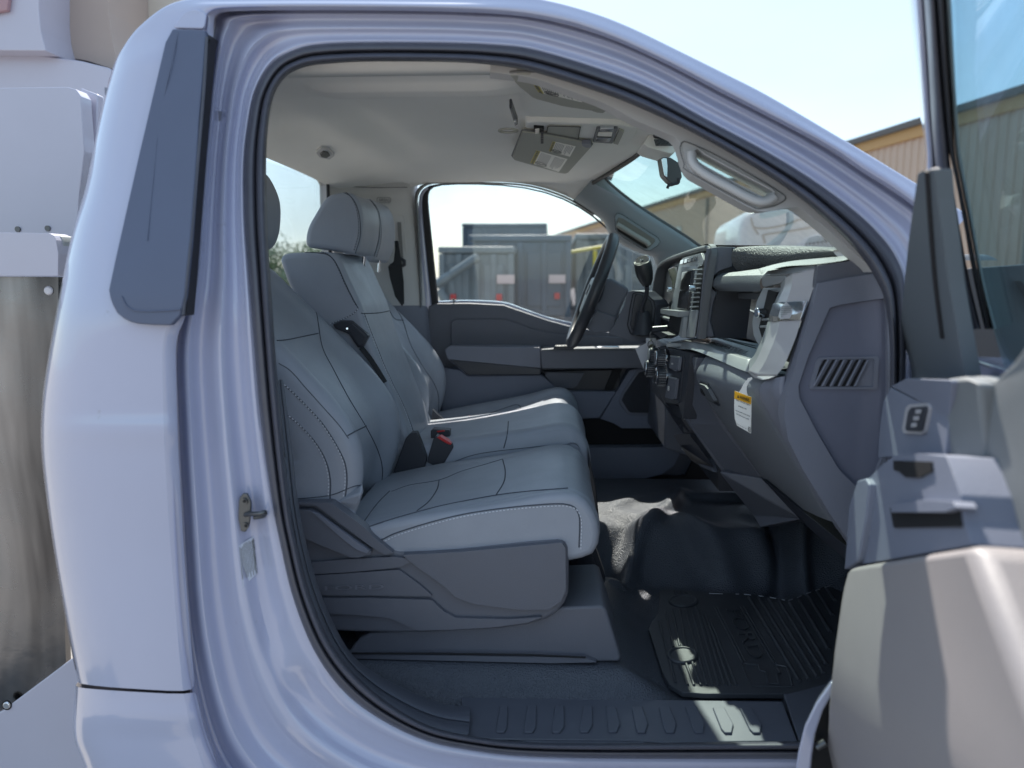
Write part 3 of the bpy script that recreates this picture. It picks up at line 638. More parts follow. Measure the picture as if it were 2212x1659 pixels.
def visor(name, pts, zs, m, d=.018):
    zc = d if d > 1 else min(onceil(x, y, d).z for x, y in pts)
    q = [PZ(x, y, zc) for x, y in pts]
    q = rounded(q, .16); 
    o = prism(name, q, (0, 0, .014), m, truck, bevel=.006, seg=4)
    tube('visor_edge_shadow', [p + (p - sum(q, Vector()) / len(q)).normalized() * .002 + Vector((0, 0, .006)) for p in q], .0022, MATS['groove_and_shadow_grey'], o, closed=True, n=6)  # dark tube added as a painted shadow line around the visor
    return o
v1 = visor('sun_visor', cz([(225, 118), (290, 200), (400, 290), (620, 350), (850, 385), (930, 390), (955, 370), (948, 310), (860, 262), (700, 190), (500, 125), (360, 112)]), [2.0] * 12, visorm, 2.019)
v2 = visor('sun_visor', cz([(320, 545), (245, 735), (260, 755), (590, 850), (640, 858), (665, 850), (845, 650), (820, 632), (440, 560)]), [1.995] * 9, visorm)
v1['label'] = 'passenger side visor'; v2['label'] = 'driver side visor'
def par_z(o): return min(v.co.z for v in o.data.vertices)
def sticker(par, quad, dd_, rows_, name, yfrac=.12, z2=None):
    q = [PZ(x, y, par_z(par) - .0012) for x, y in cz(quad)]
    s = prism(name, q, (0, 0, .0006), white, par)
    a, b, c, d = q   # a-b: yellow heading edge, running down; d-c opposite
    dn = Vector((0, 0, -.0006))
    prism('heading_band', [a + dn, b + dn, b.lerp(c, yfrac) + dn, a.lerp(d, yfrac) + dn], (0, 0, .0004), yellow, s)
    text('heading_print', 'WARNING', [(b + dn).lerp(c, .02), (a + dn).lerp(d, .02), (a + dn).lerp(d, yfrac - .02), (b + dn).lerp(c, yfrac - .02)], ink_g, s, depth=.0002)
    g = []
    for k in range(rows_):
        t = yfrac + .06 + (1 - yfrac - .1) * k / rows_
        if abs(t - .55) < .03: continue
        e0, e1 = a.lerp(d, t), b.lerp(c, t); s0 = random.uniform(.06, .1); s1 = random.uniform(.6, .95)
        g.append(tube_geo([e0.lerp(e1, s0) + dn, e0.lerp(e1, s1) + dn], .0006, n=4))
    multi('fine_print', g, ink_g, s, kind='stuff')
    # ringed pictogram of a child seat
    cc = b.lerp(c, yfrac + .2).lerp(a.lerp(d, yfrac + .2), .17) + dn * 1.5
    e1 = (c - b).normalized() * (b - a).length * .14; e2 = (a - b).normalized() * (b - a).length * .13
    tube('pictogram_ring', [cc + e1 * math.cos(i / 10 * math.pi) * 1.3 + e2 * math.sin(i / 10 * math.pi) for i in range(20)], .0008, ink_g, s, closed=True, n=5)
    tube('pictogram_bar', [cc - e1, cc - e2 * .2, cc + e1 * .9 + e2 * .3], .0011, ink_g, s, n=5)
sticker(v1, [(372, 135), (440, 243), (770, 320), (718, 222)], .0135, 18, 'warning_sticker')
sticker(v2, [(425, 680), (378, 775), (595, 845), (660, 748)], .0315, 16, 'warning_sticker')
sticker(v2, [(548, 612), (518, 686), (678, 730), (722, 652)], .0315, 12, 'rollover_sticker', .12)
prism('visor_clip', [PZ(x, y, 2.018) for x, y in cz([(832, 368), (850, 362), (940, 372), (955, 345), (960, 380), (930, 403), (880, 398), (840, 385)])], (0, 0, .012), visorm, v1, bevel=.003)
prism('visor_clip', [PZ(x, y, par_z(v2) - .004) for x, y in cz([(765, 632), (835, 632), (840, 660), (800, 665), (770, 650)])], (0, 0, .012), plastic_l, v2, bevel=.003)
# overhead console
oc = prism('overhead_console', rounded([PZ(x, y, 2.024) for x, y in cz([(345, 475), (420, 468), (700, 478), (1000, 485), (1190, 510), (1170, 580), (1100, 640), (1040, 655), (860, 630), (500, 600), (400, 585), (340, 540)])], .2), (0, 0, .03), liner, truck, bevel=.006, seg=4)
def ocp(name, pts, m, z=2.0, th=.012, bv=.002, r=.1): return prism(name, rounded([PZ(x, y, z + .019) for x, y in cz(pts)], r), (0, 0, th), m, oc, bevel=bv)
ocp('bin_door', [(508, 505), (520, 498), (755, 505), (732, 622), (520, 602), (500, 585)], visorm, 2.001)
tube('bin_door_gap', [PZ(x, y, 2.018) for x, y in cz([(757, 506), (735, 622)])], .0012, black, oc, n=5)
tube('bin_door_outline', [PZ(x, y, 2.018) for x, y in cz([(735, 622), (520, 605), (500, 588), (508, 508), (525, 498), (755, 505)])], .0009, black, oc, n=5)
ocp('reading_lamp_bezel', [(880, 518), (1040, 518), (1000, 632), (850, 622)], plastic_g, 1.999)
ocp('reading_lamp', [(905, 522), (1010, 522), (1003, 545), (900, 543)], chrome, 1.9965, bv=.001)
ocp('lamp_switch', [(895, 550), (998, 552), (992, 578), (885, 575)], white, 1.9965, bv=.001)
ocp('lamp_gap', [(884, 577), (990, 580), (988, 588), (882, 586)], black, 1.9965, bv=0)
ocp('reading_lamp', [(880, 590), (985, 592), (975, 618), (870, 612)], chrome, 1.9965, bv=.001)
ocp('console_end_piece', [(1050, 530), (1085, 545), (1040, 640), (1005, 630)], visorm, 1.999)
vent = ocp('sunglass_vent', [(405, 510), (482, 515), (482, 630), (455, 628), (405, 600)], black, 1.9985, bv=0)
for k in range(7):
    a = PZ(*cz([(418, 525 + k * 13)])[0], 2.014); b = PZ(*cz([(445, 522 + k * 13)])[0], 2.014)
    tube('vent_louver', [a, b], .0022, liner, oc, n=6)
for k in range(7):
    a = PZ(*cz([(458, 545 + k * 13)])[0], 2.011); b = PZ(*cz([(478, 545 + k * 13)])[0], 2.011)
    tube('vent_louver', [a, b], .0024, plastic_b, oc, n=6)
mc = prism('microphone', [PZ(x, y, 2.0) for x, y in cz([(220, 365), (240, 362), (285, 490), (262, 502)])], (0, 0, .02), plastic_b, truck, bevel=.003)
prism('microphone_glint', [PZ(x, y, 1.998) for x, y in cz([(255, 458), (270, 455), (280, 485), (265, 490)])], (0, 0, .004), chrome, mc, bevel=.001)
cc = PZ(*cz([(213, 533)])[0], 2.018)
tube('speaker_ring', [cc + Vector((math.cos(t / 12 * math.pi) * .024, math.sin(t / 12 * math.pi) * .024, 0)) for t in range(24)], .003, visorm, truck, closed=True)
# rear child tether fitting on the header
chp = prism('tether_fitting', rounded(onz(bz([(450, 770), (480, 745), (525, 750), (560, 790), (530, 812), (470, 800)]), .008), .15), (0, 0, .014), trimgrey, truck, bevel=.003)
prism('fitting_recess', onz(bz([(472, 772), (492, 757), (520, 762), (533, 783), (512, 797), (480, 790)]), .012), (0, 0, .006), mat('fitting_dark', (.10, .10, .09), .5), chp, bevel=.002)
# sensor housing near the windshield, mirror
sh = prism('sensor_housing', rounded([PY(x, y, 2.15) for x, y in cz([(1230, 630), (1300, 520), (1400, 530), (1480, 640), (1475, 690), (1440, 710), (1270, 660)])], .2), (.0, .16, 0), liner, truck, bevel=.008)
prism('sensor_window', [PY(x, y, 2.14) for x, y in cz([(1305, 545), (1330, 520), (1420, 580), (1430, 605), (1330, 585)])], (0, .02, 0), plastic_b, sh, bevel=.003)
multi('sensor_grille', [tube_geo([PY(*cz([(1315 + k * 10, 598)])[0], 2.138), PY(*cz([(1330 + k * 10, 648)])[0], 2.138)], .0018, n=4) for k in range(13)], ink, sh, kind='stuff')
mr = prism('rear_view_mirror', rounded([PY(x, y, 2.12) for x, y in cz([(1365, 745), (1385, 730), (1440, 735), (1500, 775), (1515, 830), (1525, 880), (1500, 935), (1470, 945), (1430, 920), (1385, 870)])], .2), (-.006, .035, 0), mat('mirror_shell', (.075, .08, .085), .35), truck, bevel=.010, seg=4)
prism('mirror_glass', rounded([PY(x, y, 2.116) for x, y in cz([(1367, 748), (1384, 738), (1408, 742), (1414, 800), (1412, 885), (1388, 868)])], .15), (0, .004, 0), chrome, mr, bevel=.001)
tube('mirror_arm', [PY(x, y, 2.2) for x, y in cz([(1490, 770), (1508, 790), (1505, 830)])], .005, plastic_b, mr)
tube('mirror_tab', catmull([PY(x, y, 2.12) for x, y in cz([(1500, 890), (1495, 925), (1460, 935), (1425, 945), (1412, 968)])], 20), .004, plastic_b, mr)
tube('mirror_mount', [PY(*cz([(1500, 800)])[0], 2.24), Vector((.42, 2.32, 1.93))], .008, plastic_b, mr)
# ---- floor
def fz(x, y):
    z = .715 + .0 * x
    tun = smooth01((y - 2.17 - .03 * math.sin(x * 9)) / .16) * smooth01((3.0 - y) / .1)
    z += .150 * tun
    z += .30 * smooth01((x - .78 + .12 * tun) / .5)
    z += .077 * smooth01((y - 1.50) / .085) * (1 - smooth01((x - .13 - .5 * max(0, 1.62 - y)) / .17)) * (1 - smooth01((y - 2.1) / .1))
    return z
def wr_(x, y):
    s = smooth01((y - 2.12) / .10) * smooth01((2.62 - y) / .3)
    a = .012 * math.sin(x * 15 + 14 * (y - 2.1) + 1.0) * math.sin((y - 1.9) * 9) + .011 * abs(math.sin(x * 13 - 11 * y + .6)) ** .6 + .007 * math.sin(x * 41 + 22 * y)
    b = .014 * math.sin(x * 9 + y * 23)
    return 1.35 * s * (a + b) * smooth01((x - .12) / .1)
FOLDS = []
for pts, h, w_ in (([(480, 420), (560, 385), (610, 330), (645, 262)], .034, .030), ([(310, 600), (370, 520), (440, 460), (520, 430)], .030, .028), ([(1010, 330), (1090, 370), (1160, 440), (1200, 560), (1215, 640)], -.040, .030),
                   ([(1150, 350), (1240, 430), (1290, 540), (1330, 620)], .034, .028), ([(700, 290), (840, 300), (960, 300), (1050, 360)], .026, .030), ([(640, 420), (760, 500), (900, 560)], .018, .035), ([(560, 600), (700, 590), (860, 630)], .016, .022), ([(1380, 380), (1440, 470), (1520, 540)], .026, .028), ([(250, 380), (330, 330), (420, 300)], .014, .03)):
    q = [PZ((1400 + a / 2.1547) * K, (1150 + b / 2.1547) * K, .80) for a, b in pts]; FOLDS.append(([(p.x, p.y) for p in q], h, w_))
def folds(x, y):
    t = 0
    for q, h, w_ in FOLDS:
        best = 9; e = 0
        for k in range(len(q) - 1):
            (ax_, ay_), (bx_, by_) = q[k], q[k + 1]; dx, dy = bx_ - ax_, by_ - ay_; L2 = dx * dx + dy * dy
            s = max(0, min(1, ((x - ax_) * dx + (y - ay_) * dy) / L2)); d = math.hypot(x - ax_ - s * dx, y - ay_ - s * dy)
            if d < best: best = d; e = (k + s) / (len(q) - 1)
        if best < 3 * w_: t += h * math.exp(-(best / w_) ** 2) * (.35 + .65 * math.sin(math.pi * (.12 + .76 * e)))
    return t
_w0 = wr_
def wr_(x, y): return (_w0(x, y) * .6 + folds(x, y) * 1.25) if y > 1.98 and x > 0 else _w0(x, y)
frows = []
for j in range(170):
    y = 1.45 + (3.18 - 1.45) * j / 169
    frows.append([Vector((x, y - .7 * wr_(x, y), fz(x, y) + .9 * wr_(x, y))) for x in [-.84 + 2.0 * i / 190 for i in range(191)]])
floor = loft('cab_floor', frows, floorm, truck, smooth=80)
FT = bvh([floor])
# firewall below the dash
loft('firewall', [[Vector((1.1, y, .6)), Vector((1.12, y, 1.0)), Vector((1.02, y, 1.35)), Vector((.82, y, 1.64))] for y in (1.38, 1.9, 2.6, 3.2)], black, truck)
# sill plate with raised ribs
zs = .742
def SZ(pts, z): return [PZ(x, y, z) for x, y in pts]
sp = prism('sill_plate', rounded(SZ([(996, 1506), (1500, 1512), (1690, 1515), (1722, 1600), (1206, 1606), (1004, 1590)], zs), .02), (0, 0, -.03), sillm, truck, bevel=.003)
kz = lambda pts: [((700 + x / 2.154) * K, (1150 + y / 2.154) * K) for x, y in pts]
lz = lambda pts: [((1400 + x / 2.1547) * K, (1150 + y / 2.1547) * K) for x, y in pts]
ribs = [kz([(1183, 1322), (1228, 1322), (1222, 1440), (1208, 1463), (1163, 1463), (1163, 1450)]), kz([(1332, 1322), (1382, 1322), (1378, 1440), (1360, 1465), (1318, 1465), (1312, 1452)]),
        kz([(1480, 1322), (1530, 1322), (1532, 1430), (1508, 1464), (1468, 1464), (1462, 1450)]), kz([(1632, 1322), (1682, 1322), (1684, 1425), (1660, 1462), (1618, 1462), (1612, 1450)]),
       
        lz([(245, 1328), (300, 1328), (325, 1422), (305, 1462), (262, 1462), (256, 1440)]), lz([(385, 1328), (445, 1328), (475, 1420), (460, 1465), (418, 1465), (408, 1445)]),
        lz([(530, 1328), (592, 1328), (628, 1420), (615, 1465), (572, 1465), (560, 1445)]), lz([(675, 1328), (738, 1328), (780, 1420), (770, 1466), (730, 1466), (715, 1445)]),
        lz([(822, 1330), (885, 1330), (935, 1422), (925, 1468), (888, 1468), (868, 1445)]), lz([(968, 1332), (1030, 1332), (1088, 1425), (1078, 1468), (1042, 1468), (1020, 1445)])]
for r in ribs: prism('sill_rib', SZ(r, zs + .0045), (0, 0, -.006), sillm, sp, bevel=.0018, seg=2)
tube('sill_step_edge', [PZ(x, y, zs + .001) for x, y in kz([(1015, 1500), (1300, 1505), (1900, 1510)]) + lz([(600, 1525), (1265, 1530)])], .0022, sillm, sp, n=6)
box('sill_underlay', (.25, 1.465, .68), 2.2, .13, .06, rubber_dk, truck)
prism('footwell_kick_panel', [Vector((.60, 1.40, .70)), Vector((1.25, 1.40, .70)), Vector((1.25, 1.40, 1.7)), Vector((.72, 1.40, 1.66)), Vector((.66, 1.40, 1.2))], (0, .03, 0), plastic_b, truck)
prism('front_kick_trim', SZ([(1686, 1480), (1728, 1606), (1735, 1660), (2100, 1660), (2100, 1300), (1850, 1300)], .738), (0, 0, -.03), sillm, truck, bevel=.003)
# lower B pillar scuff trim sweeping from the sill up the pillar
sc_o = [(1012, 1590), (905, 1562), (802, 1495), (724, 1405), (674, 1295), (646, 1190), (628, 1090), (614, 960), (600, 820)]
sc_i = [(1016, 1524), (960, 1521), (880, 1490), (800, 1447), (750, 1400), (700, 1300), (668, 1200), (645, 1090), (630, 960), (612, 820)]
A = catmull([Vector((*p, 0)) for p in sc_o], 60); B = catmull([Vector((*p, 0)) for p in sc_i], 60)
rows = []
for i, (a, b) in enumerate(zip(A, B)):
    s = i / 59; r = []
    for t, d in ((0, 0), (.15, -.004), (.3, .002), (.38, .010), (.42, .010), (.46, -.002), (.6, -.003), (.75, .0), (1, .03)):
        p = a.lerp(b, t); r.append(PY(p.x, p.y, 1.372 + .09 * t * (1 - .5 * s) + d))
    rows.append(r)
loft('pillar_scuff_trim', rows, sillm, truck, smooth=50, sub=1)
# seatbelt pretensioner/dark side wall behind passenger seat
prism('near_quarter_trim', [Vector(p) for p in [(-.84, 1.42, .74), (-.60, 1.42, .74), (-.56, 1.42, 1.2), (-.60, 1.45, 1.95), (-.84, 1.45, 2.0)]], (0, .02, 0), plastic_l, truck)

# ================================================================ SEATS
jz = lambda pts: [((640 + x / 2.073) * K, (450 + y / 2.073) * K) for x, y in pts]
def pad(name, R, y0, y1, thick, mt, parent, bol=1.0, n=34, deep=.045, label=None, sgn=1):
    P = catmull([Vector((x, 0, z)) for x, z in R], n); rows = []
    base = [(0, -1.0), (-.006, -.62), (0, -.30), (.014, -.10), (.05, -.0), (.095, 0.0), (.15, -.30 * 0), (.20, -9), (.27, -9), (.5, -9), (.73, -9), (.80, -9), (.85, 0), (.905, 0.0), (.95, -.0), (.986, -.10), (1, -.30), (1.006, -.62), (1, -1.0), (.85, -1.05), (.5, -1.05), (.15, -1.05)]
    dd_ = {7: .75, 8: 1.0, 9: .86, 10: 1.0, 11: .75, 6: .32, 12: .32}
    for i, p in enumerate(P):
        a = P[max(0, i - 1)]; b = P[min(n - 1, i + 1)]; t = (b - a).normalized(); nn = Vector((t.z, 0, -t.x))
        nn = nn * sgn
        s = i / (n - 1); e = min(1, min(s, 1 - s) / .06); ins = .022 * (1 - math.sqrt(max(0, 1 - (1 - e) ** 2)))
        bl = bol(s) if callable(bol) else bol
        r = []
        for k, (yf, d) in enumerate(base):
            y = y0 + (y1 - y0) * yf
            if k in dd_: dist = -deep * dd_[k] * bl
            elif d < -.5: dist = -(thick(s) if callable(thick) else thick) * (-d)
            else: dist = d * .12
            y = y + (ins if yf < .5 else -ins) * (1 if yf != .5 else 0)
            if k < 19 and k > 0: dist -= ins * 1.0
            r.append(Vector((0, y, 0)) + p + nn * dist)
        rows.append(r)
    return loft(name, rows, mt, parent, closed=True, caps=True, smooth=75, sub=1, label=label)
back_R = [(-.485, 1.02), (-.445, 1.10), (-.418, 1.19), (-.420, 1.28), (-.462, 1.36), (-.522, 1.43), (-.585, 1.495), (-.645, 1.555), (-.70, 1.61), (-.755, 1.665), (-.79, 1.70)]
bolf = lambda s: 1.0 - .65 * smooth01((s - .35) / .5)
pseat = pad('passenger_seat', [(-.49, 1.085), (-.30, 1.128), (-.1, 1.163), (.02, 1.186), (.075, 1.176), (.108, 1.13), (.114, 1.08), (.098, 1.045), (.05, 1.03), (-.02, 1.028)], 1.595, 2.085, lambda s: .120 - .09 * smooth01((s - .55) / .15), leather, truck, bol=.55, deep=.035, sgn=-1)
pback = pad('backrest', back_R, 1.60, 2.085, lambda s: .24 - .18 * s, leather, pseat, bol=bolf)
dseat = pad('driver_seat', [(-.49, 1.10), (-.30, 1.14), (-.1, 1.18), (.02, 1.212), (.075, 1.20), (.108, 1.15), (.114, 1.09), (.10, 1.03)], 2.52, 3.02, .125, leather, truck, bol=.8, deep=.035, sgn=-1)
dback = pad('backrest', [(x + .0, z + .0) for x, z in back_R], 2.53, 3.02, .10, leather, dseat, bol=bolf)
mseat = pad('centre_seat', [(-.47, 1.165), (-.25, 1.19), (-.05, 1.222), (.03, 1.236), (.08, 1.222), (.112, 1.17), (.118, 1.09), (.10, 1.045), (.04, 1.03)], 2.105, 2.50, lambda s: .14 - .11 * smooth01((s - .6) / .15), leather, truck, bol=.12, deep=.03, sgn=-1)
def core(name, R, y0, y1, par):
    P = catmull([Vector((x, 0, z)) for x, z in R], 30); c = Vector((-.15, 0, 1.09))
    q = [Vector((p.x, y0, p.z)) + (Vector((c.x, 0, c.z)) - p).normalized() * .004 for p in P]
    q += [Vector((-.48, y0, 1.03))]
    return prism(name, q, (0, y1 - y0, 0), leather, par, bevel=.016, seg=4, bang=50, smooth=60)
pcore = core('cushion_core', [(-.49, 1.085), (-.30, 1.128), (-.1, 1.163), (.02, 1.186), (.075, 1.176), (.108, 1.13), (.114, 1.08), (.098, 1.045), (.05, 1.03)], 1.5885, 2.09, pseat)
core('cushion_core', [(-.47, 1.165), (-.25, 1.19), (-.05, 1.222), (.03, 1.236), (.08, 1.222), (.112, 1.17), (.118, 1.09), (.10, 1.045), (.04, 1.03)], 2.11, 2.495, mseat)
mo = [(604, 562), (617, 548), (660, 545), (716, 546), (735, 564), (757, 612), (779, 660), (800, 728), (838, 825), (878, 925), (897, 985), (880, 1010), (800, 1000), (700, 800), (640, 660)]
mback = prism('backrest', [PY(p.x, p.y, 2.12) for p in catmull([Vector((*p, 0)) for p in mo], 90, True)], (0, .36, 0), leather, mseat, bevel=.022, seg=5, bang=50, smooth=60)
# headrests
def headrest(par, pts, y0, dy, bev=.03, conv=jz, label=None):
    return prism('headrest', [PY(p.x, p.y, y0) for p in catmull([Vector((*p, 0)) for p in conv(pts)], 56, True)], (0, dy, 0), leather, par, bevel=bev, seg=6, bang=50, smooth=60, label=label)
mh = headrest(mseat, [(254, 300), (268, 240), (300, 180), (340, 115), (375, 80), (430, 64), (490, 66), (530, 108), (548, 170), (550, 240), (538, 320), (512, 384), (440, 374), (330, 358), (264, 345)], 2.19, .23)
dh = headrest(dseat, [(440, 300), (470, 180), (520, 112), (560, 94), (600, 105), (630, 160), (642, 230), (640, 320), (615, 395), (590, 425), (500, 410), (450, 390)], 2.66, .27)
ph = headrest(pseat, [(-60, 100), (-40, 0), (20, -40), (70, -25), (110, 35), (138, 110), (144, 190), (135, 280), (108, 345), (60, 372), (-20, 370), (-60, 300)], 1.98, -.26, .04)
for par, (x, y), yy in ((mseat, (560, 418), 2.38), (dseat, (640, 438), 2.72)):
    q = jz([(x, y - 20), (x - 4, y + 40)]); tube('headrest_post', [PY(*q[0], yy), PY(*q[1], yy)], .006, chrome, par)
PB = bvh([pback]); PC = bvh([pseat, pcore]); MB_ = bvh([mback]); MC = bvh([mseat]); DB = bvh([dback]); DC = bvh([dseat]); MH = bvh([mh]); DH = bvh([dh])
def seamline(par, tr, pts, conv=jz, stitch=False, off=.0, r=.0016, soff=.0):
    path = onsurf(tr, conv(pts), None, off + .0002)
    if len(path) < 3: return
    tube('seam', path, r, seam, par, n=6)
    if stitch:
        pts2 = [(x + soff, y + soff) for x, y in conv(pts)]
        path = onsurf(tr, pts2, None, .0012)
        if len(path) > 3: multi('stitching', stitches(path), thread if stitch == 1 else seam, par, kind='stuff')
seamline(pback, PB, [(108, 833), (160, 828), (240, 812), (322, 795)])
seamline(pback, PB, [(285, 655), (312, 690), (322, 740), (345, 870), (400, 980), (480, 1130), (570, 1280), (630, 1400), (655, 1500), (645, 1610)])
seamline(pback, PB, [(475, 1325), (520, 1300), (572, 1275)])
seamline(pback, PB, [(118, 950), (180, 990), (260, 1080), (350, 1180), (430, 1270), (480, 1340)], r=.001)
seamline(pback, PB, [(125, 1045), (190, 1100), (270, 1180), (350, 1270), (420, 1380), (462, 1470), (472, 1560), (462, 1650)], stitch=1, soff=-4)
seamline(pback, PB, [(150, 1210), (220, 1265), (300, 1350), (360, 1450), (385, 1550), (384, 1655)], stitch=1, soff=-4)
seamline(pback, PB, [(170, 1655), (300, 1645), (400, 1630), (500, 1590), (545, 1580)], r=.0012)
kc = lambda pts: [((700 + x / 2.154) * K, (1150 + y / 2.154) * K) for x, y in pts]
seamline(pseat, PC, [(857, 110), (845, 160), (800, 225), (738, 274)], kc)
seamline(pseat, PC, [(1200, 0), (1213, 60), (1205, 120), (1165, 187)], kc)
seamline(pseat, PC, [(440, 372), (600, 320), (740, 280), (900, 240), (1165, 190), (1350, 168), (1550, 152)], kc, r=.0018)
seamline(pseat, PC, [(600, 170), (700, 135), (857, 108), (980, 60), (1100, 25), (1200, -5)], kc, r=.0012)
seamline(pseat, PC, [(590, 168), (520, 240), (440, 350)], kc)
seamline(pseat, PC, [(505, 405), (545, 428), (620, 395), (800, 338), (1000, 290), (1250, 254), (1480, 236), (1560, 243), (1592, 262), (1610, 300), (1614, 350), (1610, 470)], kc, stitch=1, soff=4)
seamline(mback, MB_, [(160, 376), (240, 376), (340, 380), (390, 400), (425, 450), (465, 540), (505, 620), (530, 665)], stitch=2, soff=-3)
seamline(mback, MB_, [(545, 690), (570, 692), (640, 688), (700, 676)])
seamline(mback, MB_, [(385, 745), (440, 725), (500, 695), (530, 665)], stitch=1)
seamline(mback, MB_, [(560, 690), (585, 760), (620, 850), (660, 950), (710, 1060), (765, 1170), (800, 1260), (822, 1330)], stitch=1, soff=-3)
seamline(mh, MH, [(455, 66), (490, 85), (520, 130), (538, 200), (540, 290), (515, 380)], stitch=2, soff=-4, r=.0012)
seamline(dh, DH, [(590, 100), (618, 140), (634, 200), (637, 300), (612, 395)], stitch=2, soff=4, r=.0014)
seamline(mseat, MC, [(1308, 1252), (1302, 1320), (1284, 1390)])
seamline(mseat, MC, [(1000, 1470), (1150, 1420), (1400, 1388), (1560, 1372)], r=.0012)
seamline(dback, DB, [(690, 675), (720, 720), (765, 727)], r=.0018)
seamline(dback, DB, [(590, 455), (650, 560), (720, 660), (760, 727), (800, 850), (860, 960), (920, 1050), (945, 1120), (945, 1200)], stitch=0)
seamline(dseat, DC, [(1135, 1245), (1200, 1215), (1350, 1165), (1365, 1200), (1300, 1225)])
seamline(dseat, DC, [(1365, 1215), (1450, 1205), (1560, 1210), (1620, 1235)])
# white scuff on the centre backrest
# seat belt guide, buckles, hinge covers
bg_ = prism('belt_guide', [PY(x, y, 2.10) for x, y in jz([(395, 748), (440, 728), (492, 730), (580, 805), (577, 820), (550, 872), (525, 868), (480, 800), (410, 770)])], (0, .03, 0), plastic_b, mseat, bevel=.004)
prism('guide_plate', [PY(x, y, 2.095) for x, y in jz([(470, 765), (500, 748), (575, 812), (552, 862), (530, 862)])], (0, .01, 0), plastic_b, mseat, bevel=.003)
tube('latch_rivet', [PY(*jz([(472, 770)])[0], 2.094), PY(*jz([(472, 770)])[0], 2.090)], .003, chrome, mseat)
tube('belt_webbing', [PY(x, y, 2.106) for x, y in jz([(545, 868), (590, 925), (630, 985), (668, 1050)])], .008, belt, mseat, n=8, flat=.3)
hc = prism('hinge_cover', rounded([PY(x, y, 2.085) for x, y in jz([(775, 1340), (800, 1312), (832, 1308), (885, 1440), (870, 1500), (850, 1540), (735, 1560), (700, 1545)])], .12), (0, .03, 0), plastic_b, pseat, bevel=.005)
prism('hinge_cover', rounded([PY(x, y, 2.5) for x, y in jz([(915, 1190), (940, 1215), (970, 1240), (975, 1290), (990, 1310), (900, 1330)])], .1), (0, .02, 0), plastic_b, mseat, bevel=.004)
prism('hinge_cover', [PY(x, y, 2.09) for x, y in jz([(735, 1530), (780, 1565), (700, 1620), (655, 1600)])], (0, .03, 0), plastic, pseat, bevel=.004)
tube('hinge_cover', catmull([PY(x, y, 3.03) for x, y in jz([(985, 1200), (1020, 1225), (960, 1260)])], 12), .006, plastic_b, dseat)
def buckle(body, cap_, y, y2=.035, par=mseat, stalk=None):
    b = prism('buckle', rounded([PY(x, y_, y) for x, y_ in jz(body)], .12), (0, y2, 0), plastic_b, par, bevel=.003)
    prism('release_button', [PY(x, y_, y - .003) for x, y_ in jz(cap_)], (0, y2 * .9, 0), red, par, bevel=.0015)
buckle([(905, 1300), (915, 1292), (1003, 1296), (1004, 1350), (960, 1370), (905, 1355)], [(935, 1302), (975, 1297), (980, 1303), (940, 1309)], 2.17)
buckle([(918, 1345), (932, 1326), (1018, 1368), (1022, 1388), (962, 1490), (945, 1492), (884, 1462)], [(935, 1334), (955, 1330), (1014, 1366), (1008, 1374), (985, 1365)], 2.10)
buckle([(1030, 1312), (1082, 1238), (1094, 1228), (1150, 1275), (1110, 1292)], [(1086, 1238), (1104, 1230), (1150, 1274), (1132, 1280)], 2.46, par=dseat)
prism('buckle_stalk', [PY(x, y_, 2.105) for x, y_ in jz([(890, 1462), (940, 1488), (900, 1520), (860, 1528)])], (0, .02, 0), doorpl, mseat, bevel=.002)
# ---- passenger seat base: side shield, recliner cover, rail cover
sz = lambda pts: [((740 + x / 3.95) * K, (1200 + y / 3.95) * K) for x, y in pts]
ys = 1.585
shield = prism('side_shield', [PY(p.x, p.y, ys) for p in [Vector((*q, 0)) for q in [(640, 1088), (690, 1089), (716, 1098), (745, 1118), (775, 1140), (802, 1163), (830, 1183), (862, 1191), (930, 1189), (1000, 1184), (1080, 1176), (1150, 1168), (1205, 1164), (1222, 1168), (1228, 1182), (1229, 1230), (1228, 1282), (1220, 1303), (1205, 1322), (1180, 1338), (1140, 1350), (1080, 1359), (1000, 1364), (930, 1367), (860, 1368), (760, 1366), (640, 1360)]]], (0, .03, 0), plastic, pseat, bevel=.008, seg=4)
def sh_(name, pts, dy, m=plastic, bv=.006, r=.1, conv=None, th=.014):
    q = [PY(x, y, ys - dy) for x, y in (conv(pts) if conv else pts)]
    if r: q = rounded(q, r)
    return prism(name, q, (0, th, 0), m, shield, bevel=bv, seg=4)
sh_('shield_panel', [(868, 1199), (1000, 1192), (1150, 1177), (1214, 1172), (1222, 1185), (1223, 1275), (1212, 1300), (1185, 1318), (1120, 1318), (1020, 1305), (985, 1292), (960, 1268), (900, 1225)], .015, bv=.013, th=.02)
sh_('shield_lettering_panel', [(640, 1246), (700, 1242), (830, 1233), (862, 1231), (905, 1262), (935, 1288), (800, 1286), (700, 1286), (672, 1268)], .009, bv=.007)
sh_('shield_upper_ridge', [(640, 1218), (750, 1208), (850, 1203), (880, 1206), (892, 1213), (862, 1226), (760, 1236), (640, 1243)], .010, bv=.006)
sh_('shield_lower_panel', [(668, 1293), (800, 1292), (932, 1296), (960, 1322), (985, 1335), (1100, 1338), (1172, 1333), (1140, 1345), (1060, 1356), (960, 1361), (900, 1362), (862, 1345), (840, 1335), (760, 1328), (690, 1325)], .011, bv=.009)
sh_('recliner_cover', sz([(0, 300), (130, 298), (200, 330), (330, 430), (735, 705), (735, 735), (620, 768), (540, 768), (80, 580), (0, 560)]), .022, bv=.008, th=.03)
rc = sh_('recliner_bevel', sz([(160, 320), (215, 335), (720, 700), (700, 725), (600, 690), (480, 600)]), .026, plastic_l, bv=.006, th=.008)
